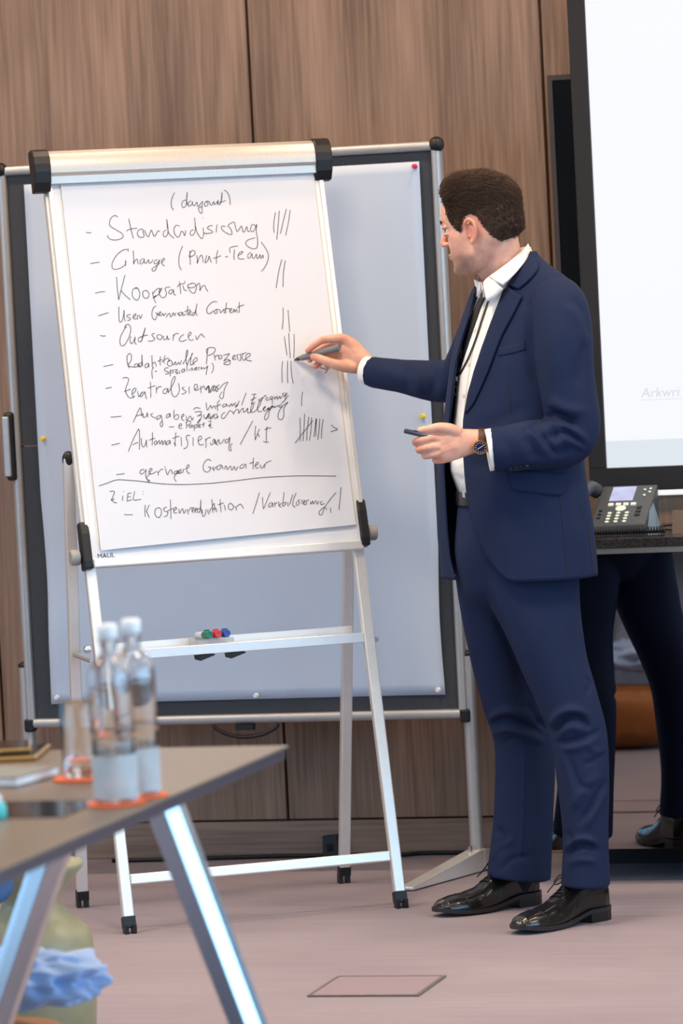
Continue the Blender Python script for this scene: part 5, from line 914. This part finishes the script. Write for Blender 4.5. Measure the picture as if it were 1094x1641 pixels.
# shirt collar, placket, buttons, cuffs
cfront, cback = P(771, 453, -.045), P(844, 395, .035); cc_ = (cfront+cback)/2; cf = (cfront-cback)/2; cs_ = BS_*.062
def cring(th, k=1., dz=0.): return cc_ + cf*math.cos(th)*k + cs_*math.sin(th)*k - UP*dz
g = G(); v = []; f = []; n = 56; lay = [(1., 0.), (1.05, .035), (1.02, .035), (.97, 0.)]
for k, dz in lay:
    for i in range(n+1): v.append(cring(.10 + (2*math.pi-.20)*i/n, k, dz))
for a in range(4):
    for i in range(n): b2 = (a+1) % 4; f.append((a*(n+1)+i, b2*(n+1)+i, b2*(n+1)+i+1, a*(n+1)+i+1))
f += [(0, n+1, 2*(n+1), 3*(n+1)), (n, 4*(n+1)-1, 3*(n+1)-1, 2*(n+1)-1)]
g.add(v, f).obj('collar_stand', COT, shirt, smooth=True)
def sheet3(A, B, th, nu=24, nv=6, bulge=0.):
    A = cat_rom(A, 8); B = cat_rom(B, 8); t = np.linspace(0, 1, nu+1); ip = lambda Q: np.stack([np.interp(t*(len(Q)-1), np.arange(len(Q)), Q[:, i]) for i in range(3)], -1)
    A, B = ip(A), ip(B); top = []
    for i in range(nu+1):
        for j in range(nv+1): q = A[i]+(B[i]-A[i])*j/nv; top.append(P(q[0], q[1], q[2]-bulge*math.sin(math.pi*j/nv)))
    w_ = nv+1; k = len(top); v = top+[p+CF*th for p in top]; f = []
    for i in range(nu):
        for j in range(nv): q = (i*w_+j, i*w_+j+1, (i+1)*w_+j+1, (i+1)*w_+j); f += [q, tuple(k+e for e in q[::-1])]
    ed = [i*w_ for i in range(nu+1)] + [nu*w_+j for j in range(1, w_)] + [i*w_+nv for i in range(nu-1, -1, -1)] + [j for j in range(nv-1, 0, -1)]
    for a, c in zip(ed, ed[1:]+ed[:1]): f.append((a, c, k+c, k+a))
    return G().add(v, f)
sheet3([(846, 390, .03), (841, 396, -.040), (818, 417, -.078), (797, 433, -.088), (783, 443, -.082)], [(851, 402, .02), (847, 411, -.060), (830, 433, -.098), (816, 448, -.110), (806, 457, -.108)], .003, 28, 6, .003).obj('collar_leaf', COT, shirt, smooth=True)
sheet3([(772, 452, -.05), (765, 450, -.01), (759, 448, .03)], [(774, 466, -.055), (768, 465, -.02), (761, 458, .025)], .003, 16, 4).obj('collar_leaf', COT, shirt, smooth=True)
sheet3([(783, 443, -.078), (778, 447, -.072), (774, 452, -.062)], [(806, 463, -.106), (793, 477, -.098), (779, 484, -.086)], .003, 14, 4, .004).obj('collar_band', COT, shirt, smooth=True)
for x, y in ((761, 529), (751, 584), (743, 634), (789, 475)):
    p, nn = hit(SHBV, x, y)
    if p is not None: nn = np.asarray(nn); a1 = np.cross(nn, UP); a1 /= np.linalg.norm(a1); G().lathe([(.0055, 0), (.0055, .0018), (.004, .0022), (0, .0016)], 16, p, np.array([a1, np.cross(nn, a1), nn])).obj('shirt_button', mat('pearl_button', (226, 214, 196), .3), shirt, auto=.6)
seam(SHBV, [(778, 480), (766, 525), (755, 575), (747, 625), (741, 690)], 1.2, .001, 'placket_seam', mat('shirt_seam', (206, 200, 192), .8), shirt)
def ring_tube(rings, th, nseg=40):
    vo, _ = limb(rings, nseg, 6, False); vi, _ = limb([(a, b, d, w_-th/mpx(d), r-th) for a, b, d, w_, r in rings], nseg, 6, False); m = len(vo)//nseg; k = len(vo); v = vo+vi; f = []
    for i in range(m-1):
        for j in range(nseg): a, b, c, d = i*nseg+j, i*nseg+(j+1) % nseg, (i+1)*nseg+(j+1) % nseg, (i+1)*nseg+j; f += [(a, b, c, d), (k+d, k+c, k+b, k+a)]
    for i in (0, m-1):
        for j in range(nseg): f.append((i*nseg+j, k+i*nseg+j, k+i*nseg+(j+1) % nseg, i*nseg+(j+1) % nseg))
    return G().add(v, f)
ring_tube([(810, 717.5, -.225, 33.5, .049), (794, 719.5, -.2255, 33.8, .049), (780.5, 721.5, -.226, 34.2, .050)], .0035).obj('cuff', COT, shirt, smooth=True)
ring_tube([(612, 598.5, .436, 23, .036), (598, 596, .449, 23, .036), (585.5, 593.5, .463, 23, .036)], .003).obj('cuff', COT, shirt, smooth=True)
blt = ring_tube([(829, 783, 0, 99.5, .139), (829.5, 794, 0, 100, .140), (830, 805, 0, 100, .140)], .004, 64).obj('belt', mat('black_leather_belt', (20, 20, 24), .35, 0, .1, 200), man, smooth=True)
sheet3([(740, 787, -.086), (742, 787, -.089), (744, 787.5, -.092)], [(741, 797, -.087), (743, 797, -.090), (745, 798, -.093)], .004, 8, 4).obj('buckle', ALU_D, blt)
# lanyard

NYL = mat('black_nylon', (16, 16, 20), .6)
q1 = patch(SHBV, [(772, 466), (762, 488), (749, 525), (739, 560), (731, 600)], [(781, 468), (770, 493), (757, 530), (746, 564), (734, 602)], .0045, .001, 30, 3); lo = q1.obj('lanyard', NYL, man, smooth=True)
seam(SHBV, [(784, 474), (774, 505), (761, 545), (749, 575), (736, 600)], 2.4, .006, 'strap', NYL, lo)
pA, _ = hit(SHBV, 733, 603); 
if pA is not None:
    pA = pA - CF*.006; mp_ = lambda x, y: pA + RT*(x-733)*mpx() - UP*(y-603)*mpx()
    G().box(mp_(732, 607), (.008, .004, .012), np.array([RT, FW, UP])).obj('clip', CHROME, lo, bevel=.001)
    G().lathe([(.0045, -.002), (.006, 0), (.0045, .002)], 14, mp_(731, 616), np.array([RT, UP, -FW])).obj('clip_hook', BLACKP, lo, smooth=True)
    G().tube([mp_(729+3*math.cos(a), 627+7*math.sin(a)) for a in np.linspace(0, 6.28, 20)], .0011, 6).obj('clip_ring', CHROME, lo, smooth=True)
    G().tube(cat_rom([mp_(729, 634), mp_(727, 650), mp_(724, 678)], 5), .0009, 6).obj('badge_cord', CHROME, lo, smooth=True)
# hair
FXT = np.array([(-.13, -.056), (-.088, -.050), (-.060, -.032), (-.036, -.004), (-.026, .018), (-.012, .026), (.006, .024), (.020, .004), (.026, -.014), (.034, -.012), (.044, .002), (.054, .020), (.060, .036), (.064, .058), (.074, .078), (.13, .080)])
def hline(x): return np.interp(x, FXT[:, 0], FXT[:, 1])
HH = np.array([(-.070, .06, -.088, .067), (-.050, .075, -.096, .072), (-.030, .088, -.1025, .0750), (-.010, .092, -.1055, .0765), (.010, .096, -.1065, .0780), (.030, .099, -.1065, .0795), (.050, .103, -.1055, .0805), (.064, .1095, -.1030, .0805), (.074, .1120, -.0990, .0785), (.084, .1090, -.0935, .0755), (.094, .1000, -.0855, .0705), (.104, .0840, -.0745, .0625), (.113, .0620, -.0600, .051), (.1195, .0360, -.0410, .036), (.1235, .008, -.018, .014)])
va, fa = head_shell(0, 110, 128, HH)
sk2 = HT.copy(); za_ = va[:, 2]; cols = [np.interp(np.clip(za_, HT[0, 0], .112), HT[:, 0], HT[:, i]) for i in (1, 2, 3)]
ctr = np.array([-.01, 0, .02])
# matching point on the scalp: shrink towards the head centre line
xm = (cols[0]+cols[1])/2 - .012; hc = [np.interp(za_, HH[:, 0], HH[:, i]) for i in (1, 2, 3)]; xmh = (hc[0]+hc[1])/2 - .012
cth = np.where(va[:, 0] > xmh, (va[:, 0]-xmh)/(hc[0]-xmh), (va[:, 0]-xmh)/(xmh-hc[1])); sth = va[:, 1]/hc[2]
sx_ = np.where(cth > 0, xm+cth*(cols[0]-xm), xm+cth*(xm-cols[1])); skull = np.stack([sx_, sth*cols[2], np.minimum(za_, .112)], -1)
t = np.clip((va[:, 2]-hline(va[:, 0]))/.030, 0, 1)**.8
ridge = .0007*np.sin(va[:, 1]*420+3*np.sin(va[:, 0]*60+va[:, 2]*40)) + .0004*np.sin(va[:, 2]*330+va[:, 0]*160)
hv2 = skull*(1-t[:, None]) + va*t[:, None]; nrm = (va-ctr)/np.linalg.norm(va-ctr, axis=1)[:, None]; hv2 += nrm*((ridge*t) + .0006)[:, None]
keepv = va[:, 2] > hline(va[:, 0])-.003
fh = [q for q in fa if all(keepv[i] for i in q)]
g = G().add(hw(hv2), fh)
# strands
idx = np.where(va[:, 2] > hline(va[:, 0])+.001)[0]; wgt = np.ones(len(idx)); NS = 13000; pick = RNG.choice(idx, NS); base = hv2[pick] + RNG.normal(size=(NS, 3))*.0020; nb_ = nrm[pick]
topness = np.clip((base[:, 2]-.035)/.05, 0, 1); front = np.clip((base[:, 0]-.03)/.07, 0, 1)
dirv = np.stack([-.75-.2*topness + .0*front, -.10+.0*topness+RNG.normal(size=NS)*.16, -.75*(1-topness)+.16*topness*front+RNG.normal(size=NS)*.14], -1)
dirv -= nb_*(dirv*nb_).sum(1)[:, None]; dirv /= np.linalg.norm(dirv, axis=1)[:, None]
tt_ = t[pick]; Ls = (.010 + .030*topness*RNG.uniform(.6, 1.2, NS) + .006*RNG.random(NS))*(.5+.5*tt_)*np.clip((base[:, 0]+.085)/.08, .62, 1); K = 5; SV = []; lift = .0020 + .0035*topness*RNG.random(NS) + .002*front*topness*RNG.random(NS); lift *= (.25+.75*tt_)
sidev = np.cross(dirv, nb_); curl = RNG.normal(size=NS)*.10
for k in range(K):
    a_ = k/(K-1); c_ = base + dirv*(Ls*a_)[:, None] + nb_*(lift*math.sin(a_*2.2) - .010*topness*(Ls/.04)*a_*a_*.6 - .003*a_*a_*(1-topness))[:, None] + sidev*(curl*Ls*a_*a_)[:, None]; r_ = .0007*(1-.75*a_)
    for m_ in range(3): th = 2*math.pi*m_/3; SV.append(c_ + (nb_*math.cos(th) + sidev*math.sin(th))*r_)
SV = np.stack(SV, 1).reshape(NS*K*3, 3); SF = []
for s in range(NS):
    o_ = s*K*3
    for k in range(K-1):
        for m_ in range(3): SF.append((o_+k*3+m_, o_+k*3+(m_+1) % 3, o_+(k+1)*3+(m_+1) % 3, o_+(k+1)*3+m_))
g.add(hw(SV), SF)
HAIR = mat('dark_brown_hair', (74, 56, 45), .6, 0, .25, 160, (1, 1, 1), spec=.22)
hme = bpy.data.meshes.new('hair'); hme.from_pydata(g.v, [], g.f); hme.update(); link('hair', hme, HAIR, man, True)
# watch
wt = ring_tube([(777.5, 706.5, -.226, 19.2, .0250), (771.5, 706.2, -.226, 19.4, .0250), (765.5, 706, -.226, 19.4, .0248)], .0022).obj('wristwatch', mat('brown_crocodile_strap', (84, 54, 34), .45, 0, .25, 300, bump=.4, bscale=400), man, smooth=True)
wc = P(769.5, 716, -.226-.0235); wn = -FW*.93 - UP*.28 - RT*.10; wn /= np.linalg.norm(wn); w1 = np.cross(UP, wn); w1 /= np.linalg.norm(w1); WAX = np.array([w1, np.cross(wn, w1), wn]); GOLDW = mat('gold_case', (214, 170, 92), .22, .95)
case = G().lathe([(.0150, -.004), (.0172, -.001), (.0176, .003), (.0168, .0058), (.0148, .0062), (.0142, .005), (0, .005)], 36, wc, WAX).obj('case', GOLDW, wt, auto=.7)
G().lathe([(.0142, .0051), (0, .0054)], 36, wc, WAX).obj('dial', mat('navy_dial', (24, 30, 74), .25), wt)
mk = G()
for i in range(12):
    a_ = 2*math.pi*i/12; rr = WAX[0]*math.cos(a_)+WAX[1]*math.sin(a_); mk.box(wc+rr*.0115+wn*.0058, (.0032, .0011, .0005), np.array([rr, np.cross(wn, rr), wn]))
for a_, L in ((.6, .010), (3.6, .007)): rr = WAX[0]*math.cos(a_)+WAX[1]*math.sin(a_); mk.box(wc+rr*L*.5+wn*.0062, (L, .0012, .0005), np.array([rr, np.cross(wn, rr), wn]))
mk.obj('hour_marks', mat('white_enamel', (236, 236, 240), .4), wt, weld=False); G().lathe([(.0022, 0), (.0022, .004), (0, .0045)], 10, wc-w1*.0172, np.array([WAX[1], wn, -w1])).obj('crown', GOLDW, wt, auto=.6)
# shoes
LEA = mat('black_polished_leather', (24, 22, 22), .22, 0, .15, 60, coat=.35, bump=.06, bscale=300); SOLE = mat('dark_leather_sole', (44, 42, 44), .4, 0, .1, 100); LACE = mat('black_lace', (14, 14, 15), .7)
def shoe(heel, ang, L, side):
    dr = -math.cos(ang)*RT - math.sin(ang)*FW; sd = np.cross(UP, dr); heel = np.array([heel[0], heel[1], 0.])
    Wt = np.array([(0, .012), (.03, .024), (.10, .0335), (.22, .0335), (.36, .0335), (.5, .0395), (.64, .0465), (.76, .0465), (.86, .0425), (.93, .0355), (.97, .027), (.99, .018), (1, .010)])
    Ht = np.array([(0, .066), (.02, .092), (.10, .102), (.22, .112), (.32, .118), (.40, .098), (.50, .078), (.60, .062), (.72, .0525), (.84, .048), (.93, .041), (.975, .033), (1, .025)])
    Zt = np.array([(0, .031), (.26, .030), (.42, .018), (.56, .011), (.72, .011), (.86, .014), (1, .021)])
    cu = lambda s: side*.006*math.sin(math.pi*s)
    def at(s, y, z): return heel + dr*L*s + sd*(y+cu(s)) + UP*z
    NSg, NR = 72, 28; v = []; f = []; ss = np.r_[np.linspace(0, .1, 12)[:-1], np.linspace(.1, .9, 42), np.linspace(.9, 1, 18)[1:]]; ss = np.array(ss)
    for s in ss:
        w_ = np.interp(s, Wt[:, 0], Wt[:, 1]); h = np.interp(s, Ht[:, 0], Ht[:, 1]); z0 = np.interp(s, Zt[:, 0], Zt[:, 1])
        for k in range(NR+1):
            ph = math.pi*k/NR; c, sn = math.cos(ph), math.sin(ph); pinch = 1 - .10*sn**3*np.clip((.62-s)/.3, 0, 1); ex_ = .75 - .45*np.clip((.45-s)/.2, 0, 1)
            y = w_*math.copysign(abs(c)**ex_, c)*pinch; z = z0 + (h-z0)*sn**.85
            crease = -.0012*math.exp(-((s-.60)/.012)**2)*sn - .0010*math.exp(-((s-.64)/.012)**2)*sn + .0009*(s > .765)*sn
            v.append(at(s, y, z+crease))
    for i in range(len(ss)-1):
        for k in range(NR): q = i*(NR+1)+k; f.append((q, q+1, q+NR+2, q+NR+1))
        f.append((i*(NR+1), (i+1)*(NR+1), (i+1)*(NR+1)+NR, i*(NR+1)+NR))
    f += [tuple(range(NR+1)), tuple(range((len(ss)-1)*(NR+1), len(ss)*(NR+1)))[::-1]]
    o = G().add(v, f).obj('shoe', LEA, man, smooth=True)
    v = []; f = []; e = .0042; m = len(ss)
    for s in ss:
        w_ = np.interp(s, Wt[:, 0], Wt[:, 1])+e; z1 = np.interp(s, Zt[:, 0], Zt[:, 1])+.003; x = -e/L if s == 0 else (s + (e/L if s == 1 else 0)); w_ = w_*.8 if s in (0, 1) else w_
        for y, z in ((w_, z1), (-w_, z1), (-w_*.97, z1-.010), (w_*.97, z1-.010)): p = at(s, y, max(.0005, z)); v.append(p + dr*(x-s)*L)
    for i in range(m-1):
        for k in range(4): f.append((i*4+k, i*4+(k+1) % 4, (i+1)*4+(k+1) % 4, (i+1)*4+k))
    f += [(3, 2, 1, 0), ((m-1)*4, (m-1)*4+1, (m-1)*4+2, (m-1)*4+3)]
    so = G().add(v, f).obj('sole', SOLE, o, auto=.7)
    v = []; f = []; hs_ = [q for q in ss if q < .26] + [.265]
    for s in hs_:
        w_ = np.interp(s, Wt[:, 0], Wt[:, 1])+.003; x = -.004/L if s == 0 else 0; w_ = w_*.85 if s == 0 else w_
        for y, z in ((w_, .0245), (-w_, .0245), (-w_*.97, 0), (w_*.97, 0)): v.append(at(s, y, z)+dr*x*L)
    m = len(hs_)
    for i in range(m-1):
        for k in range(4): f.append((i*4+k, i*4+(k+1) % 4, (i+1)*4+(k+1) % 4, (i+1)*4+k))
    f += [(3, 2, 1, 0), ((m-1)*4, (m-1)*4+1, (m-1)*4+2, (m-1)*4+3)]
    G().add(v, f).obj('heel_block', mat('black_heel', (26, 26, 28), .4), o, auto=.7)
    def surf(s, yy, dz=.0015):
        w_ = np.interp(s, Wt[:, 0], Wt[:, 1]); h = np.interp(s, Ht[:, 0], Ht[:, 1]); z0 = np.interp(s, Zt[:, 0], Zt[:, 1])
        ph = math.pi/2 - yy; c, sn = math.cos(ph), math.sin(ph); pinch = 1 - .10*sn**3*np.clip((.62-s)/.3, 0, 1); ex_ = .75 - .45*np.clip((.45-s)/.2, 0, 1); return at(s, w_*math.copysign(abs(c)**ex_, c)*pinch, z0+(h-z0)*sn**.85+dz)
    tc = G(); tc.tube([surf(.765+.012*math.cos(y*1.6), y, .0002) for y in np.linspace(-1.35, 1.35, 30)], .0009, 6); tc.obj('toe_cap_seam', LEA, o, smooth=True)
    for y in (.52, -.52): G().tube(cat_rom([surf(.33, y*1.1, .0002), surf(.42, y, .0002), surf(.52, y*.8, .0002), surf(.56, y*.3, .0002)], 6), .0010, 6).obj('facing_seam', LEA, o, smooth=True)
    for y in (1, -1): G().tube(cat_rom([surf(.30, y*.75, .0), surf(.36, y*1.0, .0), surf(.44, y*1.25, .0), surf(.50, y*1.5, .0)], 6), .0008, 6).obj('quarter_seam', LEA, o, smooth=True)
    lc = G()
    for i in range(5):
        s = .375+.036*i; lc.tube([surf(s, .42, .001), surf(s+.006, .15, .0028), surf(s+.010, -.15, .0028), surf(s+.014, -.42, .001)], .0016, 6)
    top = surf(.37, 0, .004)
    for y in (1, -1):
        lc.tube(cat_rom([top, top+sd*y*.018+dr*.012+UP*.010, top+sd*y*.030+dr*.022-UP*.004, top+sd*y*.022+dr*.026-UP*.012, top+dr*.006], 6), .0016, 6)
        lc.tube(cat_rom([top, top+sd*y*.012+dr*.022+UP*.004, top+sd*y*.020+dr*.040-UP*.014, top+sd*y*.026+dr*.052-UP*.028], 6), .0015, 6)
    lc.obj('laces', LACE, o, smooth=True, weld=False)
    return o
hn = floor_at(972, 1471); shoe(hn, math.radians(40), .300, -1)
hf2 = floor_at(862, 1447); shoe(hf2, math.radians(30), .300, 1)

SOCK = mat('navy_sock', (26, 28, 40), .9)
for pts in ([(941, 1372, -.135, 22, .034), (940, 1405, -.128, 20, .026), (938, 1432, -.122, 15, .018), (934, 1446, -.125, 12, .014)], [(838, 1362, .165, 22, .034), (837, 1396, .172, 20, .026), (834, 1420, .178, 15, .018), (830, 1434, .176, 12, .014)]):
    g = G(); g.add(*limb(pts, 24, 6)); g.obj('sock', SOCK, man, smooth=True)
# ---- things in his hands
tipP = on_sheet(470.5, 577); bk = P(543.5, 557, .448); ax3 = (bk-tipP)/np.linalg.norm(bk-tipP); Lm = np.linalg.norm(bk-tipP); a1 = np.cross(ax3, UP); a1 /= np.linalg.norm(a1); AX = np.array([a1, np.cross(ax3, a1), ax3])
mp2 = bpy.data.objects.new('marker_pen', None); COL.objects.link(mp2); mp2.location = tuple(tipP); mp2.empty_display_size = .02; tag(mp2, 'open grey marker pen held against the flipchart paper', 'marker')
G().lathe([(.0062, .022), (.0078, .026), (.0082, .034), (.0084, Lm*.5), (.0088, Lm*.52), (.0088, Lm-.002), (.0078, Lm), (0, Lm)], 24, tipP, AX).obj('barrel', mat('grey_marker_body', (116, 116, 118), .42), mp2, auto=.6)
G().lathe([(.0024, .006), (.0045, .010), (.0060, .0225)], 18, tipP, AX).obj('nose_cone', mat('dark_grey_nose', (66, 66, 70), .4), mp2, smooth=True)
G().lathe([(.0008, .0012), (.0018, .0022), (.0024, .0065)], 12, tipP, AX).obj('nib', INK, mp2, smooth=True)
ca, ce = P(648, 690.5, nd-.004), P(690, 700, nd-.010); ax3 = (ce-ca)/np.linalg.norm(ce-ca); Lc = np.linalg.norm(ce-ca); a1 = np.cross(ax3, UP); a1 /= np.linalg.norm(a1); AX = np.array([a1, np.cross(ax3, a1), ax3])
ck = bpy.data.objects.new('presentation_clicker', None); COL.objects.link(ck); ck.location = tuple(ca); ck.empty_display_size = .02; tag(ck, 'slim dark metal presentation clicker held in the watch hand', 'clicker')
G().lathe([(.0050, 0), (.0058, .001), (.0060, Lc-.002), (.0050, Lc)], 22, ca, AX).obj('barrel', mat('gunmetal', (96, 104, 120), .25, .9), ck, auto=.6)
G().lathe([(.0045, -.0012), (.0050, 0)], 16, ca, AX).obj('end_cap', BLACKP, ck)
G().box(ca + ax3*Lc*.45 + AX[1]*-.006, (.004, .002, .014), AX).obj('button', BLACKP, ck)
